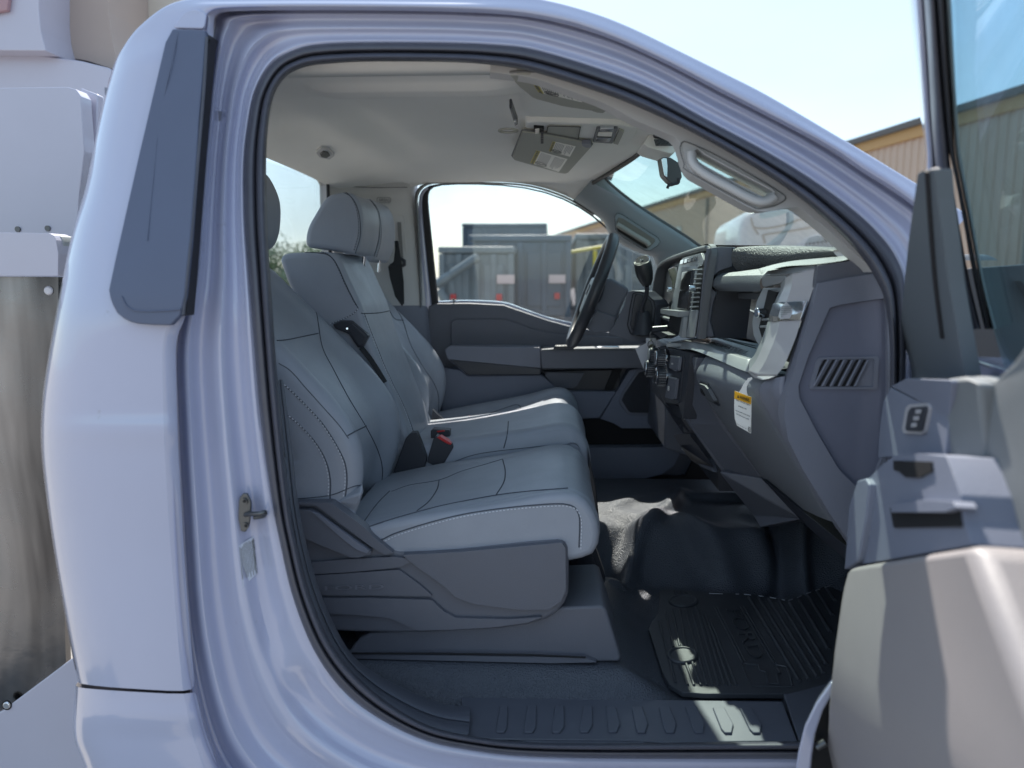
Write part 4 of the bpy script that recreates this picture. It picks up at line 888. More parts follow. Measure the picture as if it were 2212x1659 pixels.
sh_('recliner_rail', sz([(0, 225), (340, 222), (560, 380), (700, 490), (760, 560), (960, 720), (880, 740), (740, 660), (200, 255), (0, 250)]), .014, bv=.006, th=.03)
sh_('slider_recess', sz([(100, 590), (530, 775), (90, 820)]), -.001, plastic_b, bv=.001, r=0, th=.004)
text('seat_lettering', 'FORD', [PY(x, y, ys - .0095) for x, y in sz([(285, 1088), (868, 1072), (872, 1022), (290, 1040)])], mat('embossed_letters', (.20, .205, .24), .3), shield, depth=.0012)
# cushion underside front bracket and rail cover
rail_c = prism('rail_cover', [PY(x, y, 1.60) for x, y in [(800, 1368), (1000, 1352), (1150, 1330), (1215, 1312), (1300, 1309), (1309, 1316), (1342, 1420), (1338, 1430), (1275, 1430), (1150, 1422), (900, 1417), (752, 1414), (760, 1400), (778, 1378)]], (0, .25, 0), plastic, pseat, bevel=.006)
prism('rail_cover_flange', rounded([PY(x, y, 1.585) for x, y in [(745, 1412), (900, 1414), (1150, 1417), (1265, 1421), (1290, 1431), (1200, 1433), (900, 1427), (720, 1422)]], .1), (0, .02, 0), plastic, pseat, bevel=.005)
tube('rail_cover_groove', [PY(x, y, 1.5835) for x, y in [(760, 1411), (950, 1412), (1150, 1415), (1265, 1420)]], .0022, black, pseat, n=6)
box('seat_back_filler', (-.67, 2.3, .93), .14, 1.4, .40, plastic_b, pseat)
prism('seat_pedestal', [Vector((-.45, 1.66, .75)), Vector((.02, 1.66, .75)), Vector((.02, 1.66, 1.06)), Vector((-.45, 1.66, 1.06))], (0, .38, 0), plastic_b, pseat)
prism('seat_pedestal', [Vector((-.45, 2.14, .75)), Vector((.05, 2.14, .75)), Vector((.05, 2.14, 1.08)), Vector((-.45, 2.14, 1.08))], (0, .33, 0), plastic_b, mseat)
prism('seat_pedestal', [Vector((-.45, 2.56, .75)), Vector((.02, 2.56, .75)), Vector((.02, 2.56, 1.08)), Vector((-.45, 2.56, 1.08))], (0, .42, 0), plastic_b, dseat)
# inner floor bracket cover at the front of the seat
lz2 = lambda pts: [((1400 + x / 2.1547) * K, (1150 + y / 2.1547) * K) for x, y in pts]
fbk = prism('rail_end_cap', rounded([PY(x, y, 1.98) for x, y in lz2([(60, 520), (90, 440), (180, 440), (215, 540), (245, 630), (240, 665), (45, 660), (45, 600)])], .12), (0, .05, 0), plastic_b, pseat, bevel=.005)
prism('end_cap_panel', [PY(x, y, 1.975) for x, y in lz2([(85, 500), (165, 485), (200, 590), (190, 610), (80, 610)])], (0, .01, 0), plastic_b, pseat, bevel=.003)
tube('cushion_wire', [PY(x, y, 1.9) for x, y in lz2([(48, 540), (65, 530), (80, 505)])], .002, chrome, pseat)
# gap filler between passenger cushion and centre cushion
prism('seat_skirt', [PY(x, y, 2.10) for x, y in lz2([(150, -60), (185, 100), (195, 150), (212, 330), (170, 345), (160, 250)])], (0, .03, 0), plastic_b, mseat, bevel=.003)
# wrinkled skirt of the backrest at its lower corner
sk = [((740 + x / 3.95) * K, (1200 + y / 3.95) * K) for x, y in [(380, 225), (640, 60), (648, 130), (610, 250), (590, 310), (555, 375), (470, 320), (350, 220)]]
skm = prism('backrest_skirt', [PY(x, y, 1.60 + .01 * math.sin(i * 2.1)) for i, (x, y) in enumerate(sk)], (0.0, .02, 0), leather, pback, bevel=.005)

# ================================================================ DASHBOARD
nz_ = lambda pts: [((1680 + p[0] / 4.1475) * K, (650 + p[1] / 4.1475) * K) + tuple(p[2:]) for p in pts]
ez = lambda pts: [((1350 + p[0] / 3.318) * K, (560 + p[1] / 3.318) * K) + tuple(p[2:]) for p in pts]
gz = lambda pts: [((1600 + p[0] / 2.3707) * K, (550 + p[1] / 2.3707) * K) + tuple(p[2:]) for p in pts]
oz = lambda pts: [((1400 + p[0] / 4.148) * K, (880 + p[1] / 4.148) * K) + tuple(p[2:]) for p in pts]
rz_ = lambda pts: [((1440 + p[0] / 6.38) * K, (560 + p[1] / 6.38) * K) + tuple(p[2:]) for p in pts]
lz_ = lambda pts: [((1400 + p[0] / 2.1547) * K, (1150 + p[1] / 2.1547) * K) + tuple(p[2:]) for p in pts]
def Y3(pts): return [PY(*p) for p in pts]
# end cap facing the open door (this mesh is the dashboard's own)
cap = [(1768, 612), (1830, 600), (1896, 590), (1915, 640), (1926, 720), (1930, 900), (1925, 1100), (1890, 1230), (1850, 1194), (1790, 1105), (1735, 1015), (1703, 950), (1694, 900), (1697, 860), (1720, 780), (1748, 690)]
insl = gz([(1125, 520), (1200, 500), (1400, 470), (1456, 462), (1466, 560), (1470, 1000), (1440, 1400), (1345, 1640), (1180, 1480), (1050, 1260), (945, 1055), (938, 985), (1000, 800)])
dash = prism('dashboard', [PY(x, y, 1.449) for x, y in cap], (0, .04, 0), plastic_l, truck, holes=[rounded([PY(x, y, 1.449) for x, y in insl], .12)], bevel=.006, seg=4)
inner = rounded([PY(x, y, 1.4585) for x, y in gz([(1125, 520), (1200, 500), (1400, 470), (1456, 462), (1470, 560), (1478, 1000), (1440, 1500), (1330, 1760), (1180, 1480), (1050, 1260), (945, 1055), (938, 985), (1000, 800)])], .12)
prism('end_cap_inset', inner, (0, .006, 0), mat('inset_shade_plastic', (.165, .175, .235), .5, bump=('voronoi', 900, .3, .0015), var=(5, .08)), dash, bevel=.0028, seg=3)  # darker than the band around it: shade from its facing painted into the colour
vo = gz([(1062, 815), (1405, 808), (1417, 820), (1408, 990), (1395, 1004), (1010, 1003), (1003, 985), (1045, 830)])
vi = gz([(1085, 826), (1385, 822), (1392, 830), (1384, 985), (1375, 990), (1035, 990), (1030, 980), (1075, 835)])
prism('side_vent_frame', rounded([PY(x, y, 1.455) for x, y in vo], .3), (0, .007, 0), plastic_l, dash, holes=[rounded([PY(x, y, 1.455) for x, y in vi], .3)], bevel=.0018)
prism('side_vent_recess', [PY(x, y, 1.4583) for x, y in vi], (0, .0006, 0), plastic_l, dash)
fins = [(1112, 1040), (1162, 1090), (1208, 1140), (1255, 1188), (1302, 1236), (1347, 1284)]
for a, b in fins:
    prism('side_vent_slot', rounded([PY(x, y, 1.4576) for x, y in gz([(a - 22, 828), (a + 3, 828), (b - 16, 986), (b - 42, 986)])], .2), (0, .0006, 0), black, dash)
    prism('side_vent_fin', [PY(x, y, 1.452) for x, y in gz([(a + 2, 828), (a + 14, 828), (b + 0, 986), (b - 14, 986)])], (0, .006, 0), plastic_l, dash, bevel=.0012, seg=2)
# passage between end cap and glovebox, pale band
L0 = gz([(742, 950, 1.55), (708, 985, 1.56), (702, 1050, 1.57), (745, 1130, 1.57), (790, 1205, 1.57), (880, 1360, 1.57), (960, 1490, 1.57), (1060, 1659, 1.57), (1160, 1830, 1.57)])
R0 = gz([(868, 925, 1.475), (860, 985, 1.475), (866, 1030, 1.475), (895, 1095, 1.475), (940, 1175, 1.475), (1030, 1330, 1.475), (1100, 1455, 1.475), (1215, 1659, 1.475), (1300, 1810, 1.475)])
rows = []
for a, b in zip(catmull([PY(*p) for p in L0], 40), catmull([PY(*p) for p in R0], 40)):
    rows.append([a + Vector((.02, .01, 0)), a, a.lerp(b, .12) + Vector((-.006, -.004, 0)), a.lerp(b, .5) + Vector((-.002, -.003, 0)), a.lerp(b, .62) + Vector((-.010, -.006, 0)), a.lerp(b, .93) + Vector((-.008, -.006, 0)), b, b + Vector((.003, .012, 0))])
loft('dash_side_band', rows, plastic_l, dash, smooth=50, sub=1)
# glovebox door
Lg = catmull([PY(*p) for p in gz([(335, 828, 2.02), (322, 870, 2.02), (330, 930, 2.02), (372, 1030, 2.02), (430, 1120, 2.02), (520, 1250, 2.02), (610, 1375, 2.02), (720, 1525, 2.02), (860, 1659, 2.0)])], 40)
Rg = catmull([PY(*p) for p in gz([(738, 952, 1.565), (704, 985, 1.575), (698, 1050, 1.585), (740, 1130, 1.585), (786, 1205, 1.585), (876, 1360, 1.585), (955, 1490, 1.585), (1056, 1659, 1.585), (1140, 1800, 1.585)])], 40)
rows = []
for i, (a, b) in enumerate(zip(Lg, Rg)):
    s = i / 39; o = Vector((.02 * math.exp(-((s) / .06) ** 2), 0, 0)); r = [a + Vector((.03, .004, 0)), a + o]
    for t in (.03, .1, .25, .4, .55, .7, .85, .96, 1.0):
        r.append(a.lerp(b, t) + o * .8 + Vector((-.010 * math.sin(math.pi * min(1, t * 1.0)) ** .5, 0, .004)))
    r.append(b + Vector((.03, -.004, 0))); rows.append(r)
glove = loft('glove_box', rows, mat('glove_box_grey', (.19, .205, .235), .5, bump=('voronoi', 700, .5, .002), var=(8, .06)), dash, smooth=60, sub=1)
topcap = [[p + Vector((.05, 0, .01)) for p in rows[0]], [p + Vector((.006, 0, .012)) for p in rows[0]], rows[0]]
loft('glove_box_top_edge', topcap, MATS['glove_box_grey'], dash, smooth=70, sub=1)
GT = bvh([glove, dash])
def gl(name, pts, m, off, th=.004, bv=.002, conv=oz, par=glove, r=.12, tr=None):
    q = []
    for x, y in conv(pts):
        h, n = hit(tr or GT, x, y, off)
        if h is None: h = PX(x, y, .45)
        q.append(h)
    if r: q = rounded(q, r)
    return prism(name, q, (th, 0, 0), m, par, bevel=bv)
gl('latch_surround', [(1460, 300), (1545, 325), (1660, 545), (1648, 552), (1555, 500), (1520, 470)], plastic_b, .003)
gl('glove_box_latch', [(1480, 310), (1540, 332), (1570, 365), (1635, 480), (1630, 498), (1590, 480), (1530, 440), (1515, 400)], plastic_g, .011, th=.010, bv=.003)
gl('latch_gap', [(1495, 355), (1512, 365), (1545, 425), (1538, 432), (1505, 400)], black, .0125, th=.003, bv=0)
# lower left knee panel and trims
prism('lower_dash_panel', rounded(Y3(oz([(1420, 60, 2.02), (1400, 190, 2.03), (1480, 390, 2.03), (1660, 760, 2.04), (1890, 1060, 2.04), (2080, 1295, 2.04), (1790, 1285, 2.12), (1730, 1255, 2.12), (1345, 735, 2.12), (1330, 600, 2.12), (1345, 300, 2.12), (1360, 60, 2.1)])), .06), (.05, .0, 0), plastic, dash, bevel=.004)
prism('dash_side_trim', rounded(Y3(oz([(1345, 40, 2.11), (1410, 60, 2.06), (1340, 560, 2.13), (1345, 740, 2.13), (1790, 1290, 2.13), (1700, 1270, 2.16), (1290, 690, 2.16), (1270, 600, 2.16), (1290, 300, 2.15)])), .05), (.04, .03, 0), plastic_l, dash, bevel=.003)
tube('trim_bright_edge', catmull(Y3(oz([(1335, 30, 2.115), (1300, 290, 2.15), (1275, 560, 2.155), (1290, 700, 2.155)])), 30), .0018, silver_g, dash, n=6)
prism('lower_console_cover', Y3(lz_([(850, 60, 2.1), (1085, 95, 2.05), (1300, 318, 2.0), (1075, 362, 2.1), (1040, 300, 2.15)])), (.06, .02, 0), plastic, dash, bevel=.004)
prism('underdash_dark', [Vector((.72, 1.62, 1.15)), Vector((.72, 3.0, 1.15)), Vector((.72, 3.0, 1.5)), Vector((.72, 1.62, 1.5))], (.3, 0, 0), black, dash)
prism('underdash_lower', Y3(lz_([(1080, 95, 1.95), (1560, 480, 1.60), (1540, 540, 1.62), (1300, 330, 1.9)])), (.10, .02, -.02), plastic_b, dash, bevel=.003)
tray = prism('coin_tray', rounded(Y3(oz([(1180, 870, 2.2), (1200, 855, 2.2), (1330, 845, 2.2), (1400, 930, 2.2), (1520, 1090, 2.2), (1500, 1108, 2.25), (1380, 1080, 2.3), (1290, 1020, 2.3)])), .08), (.02, 0, -.03), plastic_b, dash, bevel=.003)
tube('tray_rim', rounded(Y3(oz([(1182, 872, 2.2), (1260, 1000, 2.29), (1370, 1082, 2.3), (1520, 1106, 2.24)])), .1)[8:-4], .003, silver_g, dash, n=6)
prism('tray_front', Y3(oz([(1380, 1085, 2.3), (1525, 1105, 2.24), (1600, 1250, 2.2), (1450, 1190, 2.28)])), (.03, 0, 0), plastic, dash, bevel=.004)
for k in range(4): tube('tray_rib', Y3(oz([(1335 + 33 * k, 990 + 2 * k, 2.24), (1425 + 28 * k, 1080 + 3 * k, 2.26)])), .002, plastic_g, dash, n=6)
prism('driver_knee_panel', [Vector((.40, 2.62, 1.05)), Vector((.62, 2.62, .98)), Vector((.80, 2.62, 1.1)), Vector((.80, 2.62, 1.5)), Vector((.40, 2.62, 1.42))], (0, .46, 0), plastic, dash, bevel=.01)
prism('centre_lower_panel', [Vector((.50, 2.2, 1.02)), Vector((.80, 2.2, 1.02)), Vector((.80, 2.2, 1.4)), Vector((.46, 2.2, 1.36))], (0, .42, 0), plastic_b, dash)
# ---- shelf, lettering, cavity
zsh = 1.457
shelf = prism('dash_shelf', [PZ(x, y, zsh) for x, y in nz_([(-60, 860), (130, 830), (300, 815), (470, 790), (700, 830), (960, 880), (1000, 900), (860, 1010), (790, 1048), (660, 1005), (450, 935), (230, 862)])], (0, 0, -.012), silver_g, dash, bevel=.002)
tube('shelf_ridge', [PZ(x, y, zsh + .001) for x, y in nz_([(470, 790), (680, 850), (880, 895)])], .0025, silver_g, shelf, n=6)
tube('shelf_groove', [PZ(x, y, zsh + .0005) for x, y in nz_([(480, 808), (690, 866), (870, 915)])], .0016, black, shelf, n=5)
prism('lettering_plate', [PZ(x, y, zsh + .0015) for x, y in nz_([(290, 850), (330, 835), (795, 935), (700, 990), (640, 1000)])], (0, 0, -.002), silver_g, shelf)
text('shelf_lettering', 'SUPER DUTY', [PZ(x, y, zsh + .003) for x, y in nz_([(330, 868), (690, 968), (722, 935), (362, 838)])], silver, shelf, depth=.0015)
prism('cavity_back', [PX(x, y, .66) for x, y in nz_([(420, 300), (940, 300), (940, 900), (420, 880)])], (.01, 0, 0), plastic_b, dash)
cv = prism('cavity_side_panel', rounded([PX(x, y, .645) for x, y in nz_([(505, 402), (850, 540), (870, 700), (885, 850), (760, 810), (492, 757), (450, 620), (455, 540)])], .08), (.012, 0, 0), mat('cavity_plastic', (.24, .24, .32), .5), dash, bevel=.003)
prism('cavity_lip', [PX(x, y, .50) for x, y in nz_([(500, 342), (560, 336), (930, 336), (905, 412), (560, 392)])], (.03, 0, 0), plastic_g, dash, bevel=.003)
tube('cavity_edge', catmull([PX(x, y, .50) for x, y in nz_([(470, 340), (420, 470), (398, 610), (412, 700), (445, 800)])], 30), .003, black, dash, n=6)
multi('cavity_vent', [tube_geo([PX(*q, .643) for q in nz_([(712, 765 + 13 * k), (770, 778 + 13 * k)])], .0016, n=4) for k in range(4)], black, cv, kind='stuff')
# shelf rear slope joins cavity
# upper pad (front lip, top)
front = [nz_([(480, 322, 2.05), (720, 326, 1.85), (935, 326, 1.70)]), nz_([(412, 285, 2.05), (700, 282, 1.85), (915, 282, 1.70)]), nz_([(402, 262, 2.05), (700, 258, 1.85), (908, 258, 1.70)]), nz_([(432, 162, 2.05), (700, 158, 1.85), (912, 155, 1.70)])]
rows = [[PY(*p) for p in r] for r in front]
e0 = rows[-1]
rows += [[e0[0] + Vector((.03, 0, .012)), e0[1] + Vector((.04, 0, .018)), e0[2] + Vector((.05, 0, .020))], [e0[0] + Vector((.30, 0, .03)), e0[1] + Vector((.30, 0, .045)), e0[2] + Vector((.30, 0, .05))]]
rows = [[r[0] + Vector((.01, .02, 0))] + catmull(r, 10) for r in rows]
loft('upper_glove_pad', rows, plastic_g, dash, smooth=40, sub=1)
tp = [gz([(722, 322, 1.66), (760, 300, 1.60), (860, 275, 1.55), (960, 268, 1.50), (1050, 262, 1.465), (1180, 245, 1.462), (1335, 226, 1.46), (1425, 352, 1.455)]),
      gz([(700, 290, 1.70), (800, 262, 1.68), (900, 243, 1.66), (1000, 232, 1.62), (1080, 225, 1.58), (1200, 214, 1.53), (1330, 205, 1.48), (1400, 240, 1.46)])]
rows = [[PY(*p) for p in r] for r in tp]; rows.append([p + Vector((.22, .0, .0)) for p in rows[1]])
rows = [catmull(r, 30) for r in rows]
loft('upper_dash_edge', rows, plastic_g, dash, smooth=50)
prism('dash_end_upper', rounded(Y3(gz([(1055, 268, 1.459), (1200, 250, 1.459), (1335, 228, 1.459), (1385, 260, 1.459), (1428, 352, 1.459), (1200, 385, 1.459), (1062, 405, 1.459), (1035, 400, 1.459)])), .06), (0, .04, 0), plastic, dash, bevel=.007, seg=4)
# silver C-shaped trim: greyer front face, satin side in two facets
KT = [((1128, 240, 1.612), (1176, 176, 1.568), (1246, 140, 1.525), (1506, 74, 1.470)), ((1126, 285, 1.612), (1166, 260, 1.568), (1240, 250, 1.522), (1488, 230, 1.468)),
      ((1108, 335, 1.612), (1140, 335, 1.568), (1222, 335, 1.520), (1450, 335, 1.468)), ((1062, 445, 1.614), (1095, 435, 1.570), (1186, 430, 1.520), (1420, 425, 1.468)),
      ((1020, 560, 1.618), (1052, 560, 1.572), (1150, 545, 1.522), (1375, 540, 1.468)), ((984, 665, 1.622), (1020, 655, 1.576), (1116, 645, 1.524), (1335, 640, 1.468)),
      ((940, 800, 1.630), (972, 810, 1.582), (1075, 795, 1.528), (1285, 800, 1.468)), ((892, 905, 1.642), (922, 940, 1.594), (1020, 935, 1.534), (1225, 950, 1.468)),
      ((850, 990, 1.660), (866, 1050, 1.612), (955, 1075, 1.545), (1158, 1100, 1.472)), ((800, 1042, 1.690), (782, 1162, 1.645), (872, 1198, 1.570), (1080, 1200, 1.486))]
cols = [station([PY(*nz_([k[c]])[0]) for k in KT], 5) for c in range(4)]
rows = [[b + Vector((.002, .004, 0)), b, c, d, d + Vector((.004, .02, 0))] for a, b, c, d in zip(*cols)]
trim = loft('silver_dash_trim', rows, silver, dash, smooth=12, solid=.002, fix=True)
rows = [[a + Vector((.02, .004, 0)), a, b, b + Vector((.004, .004, 0))] for a, b, c, d in zip(*cols)]
loft('trim_front_face', rows, silver_g, trim, smooth=12, solid=.002, fix=True)
prism('trim_lower_end', [PY(*p) for p in nz_([(782, 1164, 1.646), (872, 1200, 1.571), (1080, 1202, 1.487), (1010, 1232, 1.50), (930, 1246, 1.53), (850, 1222, 1.59)])], (.01, .012, 0), silver, trim, bevel=.002)
prism('trim_top_block', [PY(*p) for p in nz_([(930, 176, 1.70), (958, 160, 1.685), (1174, 160, 1.572), (1178, 178, 1.57), (1130, 240, 1.61), (962, 284, 1.69), (936, 268, 1.70), (924, 225, 1.705)])], (.02, .01, 0), silver_g, trim, bevel=.003)
prism('trim_top_cap', [PY(*p) for p in nz_([(930, 172, 1.70), (990, 112, 1.68), (1120, 88, 1.62), (1300, 68, 1.53), (1490, 48, 1.475), (1510, 70, 1.470), (1290, 128, 1.512), (1244, 138, 1.526), (1174, 158, 1.570), (958, 158, 1.685)])], (.012, .004, -.004), silver_g, trim, bevel=.002)
FS = [((800, 1042, 1.690), (782, 1162, 1.645)), ((660, 1002, 1.78), (640, 1108, 1.74)), ((450, 930, 1.93), (430, 1016, 1.90)), ((230, 858, 2.10), (212, 932, 2.07)), ((60, 848, 2.25), (56, 926, 2.22)), ((-30, 856, 2.33), (-45, 930, 2.31)), ((-75, 880, 2.37), (-100, 935, 2.355))]
cols = [station([PY(*nz_([k[c]])[0]) for k in FS], 5) for c in range(2)]
rows = [[a + Vector((.03, .0, .001)), a + Vector((.004, 0, .0015)), a, b, b + Vector((.012, 0, -.004)), b + Vector((.05, 0, -.006))] for a, b in zip(*cols)]
loft('shelf_front_face', rows, silver_g, trim, smooth=30, solid=.002, fix=True)
TT = bvh([trim])
bq = nz_([(1080, 440), (1425, 425), (1350, 625), (990, 640)])
gb = [PY(*q) + Vector((-.004, -.004, 0)) for q in nz_([(1060, 448, 1.575), (1130, 438, 1.545), (1235, 432, 1.512), (1415, 425, 1.468), (1378, 530, 1.468), (1345, 618, 1.468), (1200, 628, 1.505), (1120, 634, 1.53), (1005, 640, 1.58), (1030, 545, 1.578)])]
chs = prism('chrome_badge_strip', gb, (.006, .006, 0), chrome, trim, bevel=.0015)
for k in range(6):
    tube('badge_bar', [PY(*q) + Vector((-.0045, -.0048, 0)) for q in nz_([(1145, 485 + 20 * k, 1.53), (1250, 480 + 20 * k, 1.507)])], .0012, silver_g, trim, n=5)
# right outlet: dark recess + louvres + surround
prism('outlet_recess', [PY(x, y, z) for x, y, z in nz_([(995, 310, 1.66), (1095, 310, 1.615), (1040, 540, 1.63), (975, 720, 1.64), (930, 800, 1.66), (900, 700, 1.68), (945, 520, 1.67)])], (.06, .02, 0), black, dash)
prism('outlet_surround', rounded([PY(x, y, z) for x, y, z in nz_([(945, 290, 1.685), (1125, 285, 1.62), (1110, 330, 1.60), (1085, 328, 1.612), (1000, 310, 1.66), (985, 400, 1.672), (925, 600, 1.675), (915, 700, 1.68), (935, 800, 1.665), (900, 885, 1.67), (845, 780, 1.695), (832, 640, 1.70), (880, 430, 1.695)])], .08), (.03, .01, 0), silver_g, dash, bevel=.003)
for (x0, y0_, x1, y1_) in ((1000, 385, 1085, 380), (985, 462, 1060, 462), (940, 618, 1010, 615), (920, 692, 985, 690)):
    tube('outlet_louvre', [PY(*p) for p in nz_([(x0, y0_, 1.668), (x1, y1_, 1.63)])], .0028, silver_g, dash, n=6)
disc('outlet_knob', PY(*nz_([(968, 545, 1.66)])[0]), (-1, -.25, 0), .0105, .022, chrome, dash, n=20, bevel=.003)
# textured upper pad beyond and stack hood
rows = []
A1 = gz([(548, 275, 2.02), (700, 246, 1.92), (900, 224, 1.75), (1050, 212, 1.64), (1150, 198, 1.55)]); B1 = gz([(545, 160, 2.02), (700, 153, 1.95), (900, 160, 1.80), (1050, 172, 1.66), (1160, 192, 1.55)])
for p, q in zip(catmull([PY(*p) for p in A1], 30), catmull([PY(*p) for p in B1], 30)):
    rows.append([p + Vector((.03, 0, -.03)), p, p.lerp(q, .4) + Vector((-.004, 0, .004)), p.lerp(q, .8) + Vector((0, 0, .006)), q + Vector((.02, 0, .004)), q + Vector((.28, .02, -.01))])
loft('textured_dash_pad', rows, mat('coarse_grain_pad', (.13, .135, .14), .55, bump=('voronoi', 330, 1.0, .005), bump2=('noise', 1200, .2, .001)), dash, smooth=70, sub=1)
cap2 = [p for p in gz([(385, 200), (398, 168), (470, 158), (545, 160), (549, 275), (470, 302), (425, 342), (420, 400), (452, 430), (432, 500), (415, 600), (440, 690), (330, 700), (350, 560)])]
prism('stack_side_panel', rounded([PY(x, y, 2.06) for x, y in cap2], .1), (.02, .04, 0), plastic, dash, bevel=.008, seg=4)
tube('pad_joint', [PY(*p) for p in gz([(547, 162, 2.05), (549, 276, 2.05)])], .0014, black, dash, n=5)
hood = []
hp = catmull([PY(*p) for p in ez([(920, 620, 2.80), (940, 470, 2.78), (958, 390, 2.76), (985, 335, 2.72), (1060, 290, 2.62), (1200, 240, 2.40), (1340, 200, 2.16), (1385, 205, 2.08), (1398, 250, 2.06), (1385, 320, 2.06), (1340, 600, 2.06), (1300, 950, 2.06)])], 90)
for i, p in enumerate(hp):
    a = hp[max(0, i - 1)]; b = hp[min(89, i + 1)]; t = (b - a).normalized(); o = t.cross(Vector((1, 0, 0))).normalized()
    if (p + o * .01 - Vector((p.x, 2.4, 1.6))).length < (p - Vector((p.x, 2.4, 1.6))).length: o = -o
    hood.append([p + Vector((.22 if i < 58 else .006, 0, 0)) + o * .010, p + Vector((.03, 0, 0)) + o * .010, p + o * .008 + Vector((.004, 0, 0)), p, p - o * .008 + Vector((.002, 0, 0)), p - o * .010 + Vector((.012, 0, 0)), p - o * .010 + Vector((.10 if i < 58 else .006, 0, 0))])
loft('instrument_hood', hood, mat('hood_grey', (.13, .135, .145), .5, bump=('noise', 900, .1, .001)), dash, smooth=60, sub=1)
PUSH = lambda pts: [p + Vector((.035, 0, 0)) for p in Y3(pts)]
prism('stack_backing', PUSH(ez([(930, 620, 2.78), (955, 400, 2.75), (1010, 315, 2.68), (1150, 255, 2.46), (1360, 212, 2.10), (1385, 260, 2.07), (1330, 620, 2.07), (1290, 945, 2.07), (1150, 930, 2.28), (1060, 860, 2.5), (975, 830, 2.7)]))[::1], (.10, .0, 0), plastic_b, dash)
prism('cluster_lens', Y3(ez([(1055, 375, 2.60), (1100, 350, 2.52), (1135, 360, 2.48), (1140, 420, 2.46), (1105, 545, 2.50), (1085, 460, 2.55)])), (.02, 0, 0), screenm, dash, bevel=.003)
bezel = prism('stack_bezel', rounded(Y3(ez([(1150, 350, 2.40), (1182, 282, 2.36), (1335, 240, 2.14), (1358, 300, 2.10), (1345, 345, 2.11), (1310, 352, 2.145), (1222, 950, 2.16), (1070, 895, 2.36), (1085, 700, 2.40)])), .05), (.02, 0, 0), silver_g, dash, bevel=.003)
BZ = bvh([bezel])
def st(name, pts, m, dx=-.004, th=.006, bv=.0015, par=None, r=.1):
    q = []
    for P_ in ez(pts):
        h, n = hit(BZ, P_[0], P_[1], 0); h = h if h is not None and abs(h.y - P_[2]) < .12 else PY(*P_)
        q.append(h + Vector((dx, 0, 0)))
    return prism(name, rounded(q, r) if r else q, (th, 0, 0), m, par or bezel, bevel=bv)
st('screen_frame', [(1188, 388, 2.345), (1288, 372, 2.235), (1245, 720, 2.23), (1145, 706, 2.37)], plastic_b, -.003, bv=.001)
st('touch_screen', [(1196, 396, 2.335), (1280, 381, 2.245), (1238, 710, 2.24), (1153, 698, 2.36)], screenm, -.006, bv=.001, r=.05)
st('vent_recess', [(1315, 362, 2.14), (1374, 352, 2.075), (1330, 714, 2.08), (1266, 712, 2.15)], black, -.002, th=.004, bv=0, r=0)
for k in range(9):
    t = (k + .4) / 9; x0 = 1315 + (1266 - 1315) * t; x1 = 1372 + (1330 - 1372) * t; y_ = 366 + 346 * t
    tube('vent_louvre', [p + Vector((-.007, 0, 0)) for p in Y3(ez([(x0, y_, 2.145), (x1, y_ - 4, 2.08)]))], .0024, silver_g, bezel, n=6)
disc('vent_knob', PY(*ez([(1310, 535, 2.12)])[0]) + Vector((-.005, 0, 0)), (-1, 0, 0), .009, .020, chrome, bezel, n=18, bevel=.002)
disc('vent_knob', PY(*ez([(1108, 545, 2.42)])[0]) + Vector((-.005, 0, 0)), (-1, 0, 0), .008, .014, chrome, bezel, n=18, bevel=.002)
st('lower_side_plate', [(1266, 716, 2.145), (1322, 712, 2.08), (1288, 945, 2.08), (1224, 940, 2.15)], silver_g, -.006, bv=.002)
st('card_slot_lip', [(1078, 708, 2.41), (1240, 722, 2.21), (1232, 772, 2.21), (1080, 742, 2.40)], silver_g, -.030, th=.03, bv=.003)
st('card_slot', [(1108, 760, 2.37), (1222, 780, 2.22), (1205, 915, 2.22), (1098, 890, 2.38)], black, -.012, bv=0)
st('card_slot_edge', [(1222, 775, 2.215), (1242, 770, 2.20), (1222, 945, 2.19), (1198, 925, 2.22)], silver_g, -.016, th=.012, bv=.002)
st('charging_pad', [(1058, 905, 2.42), (1128, 893, 2.36), (1200, 922, 2.22), (1130, 952, 2.30)], plastic_b, -.045, th=.03, bv=.003)
st('left_slot_bracket', [(1030, 700, 2.55), (1082, 690, 2.45), (1082, 720, 2.45), (1045, 730, 2.53), (1040, 750, 2.54)], silver_g, -.01, bv=.002)
for k in range(4):
    x = 1180 + 34 * k; y_ = 322 - 9 * k
    st('bezel_button', [(x, y_ - 22, 2.36 - .05 * k), (x + 26, y_ - 29, 2.325 - .05 * k), (x + 18, y_ + 6, 2.325 - .05 * k), (x - 8, y_ + 12, 2.36 - .05 * k)], chrome, -.005, th=.005, bv=.0012)
# cluster lower ledge
prism('cluster_ledge', Y3(ez([(968, 740, 2.72), (1080, 790, 2.46), (1075, 870, 2.46), (985, 830, 2.66)])), (.03, .0, 0), plastic_b, dash, bevel=.004)
tube('cluster_ledge_edge', Y3(ez([(968, 742, 2.71), (1020, 775, 2.6), (1082, 798, 2.45)])), .006, silver_g, dash, n=8)
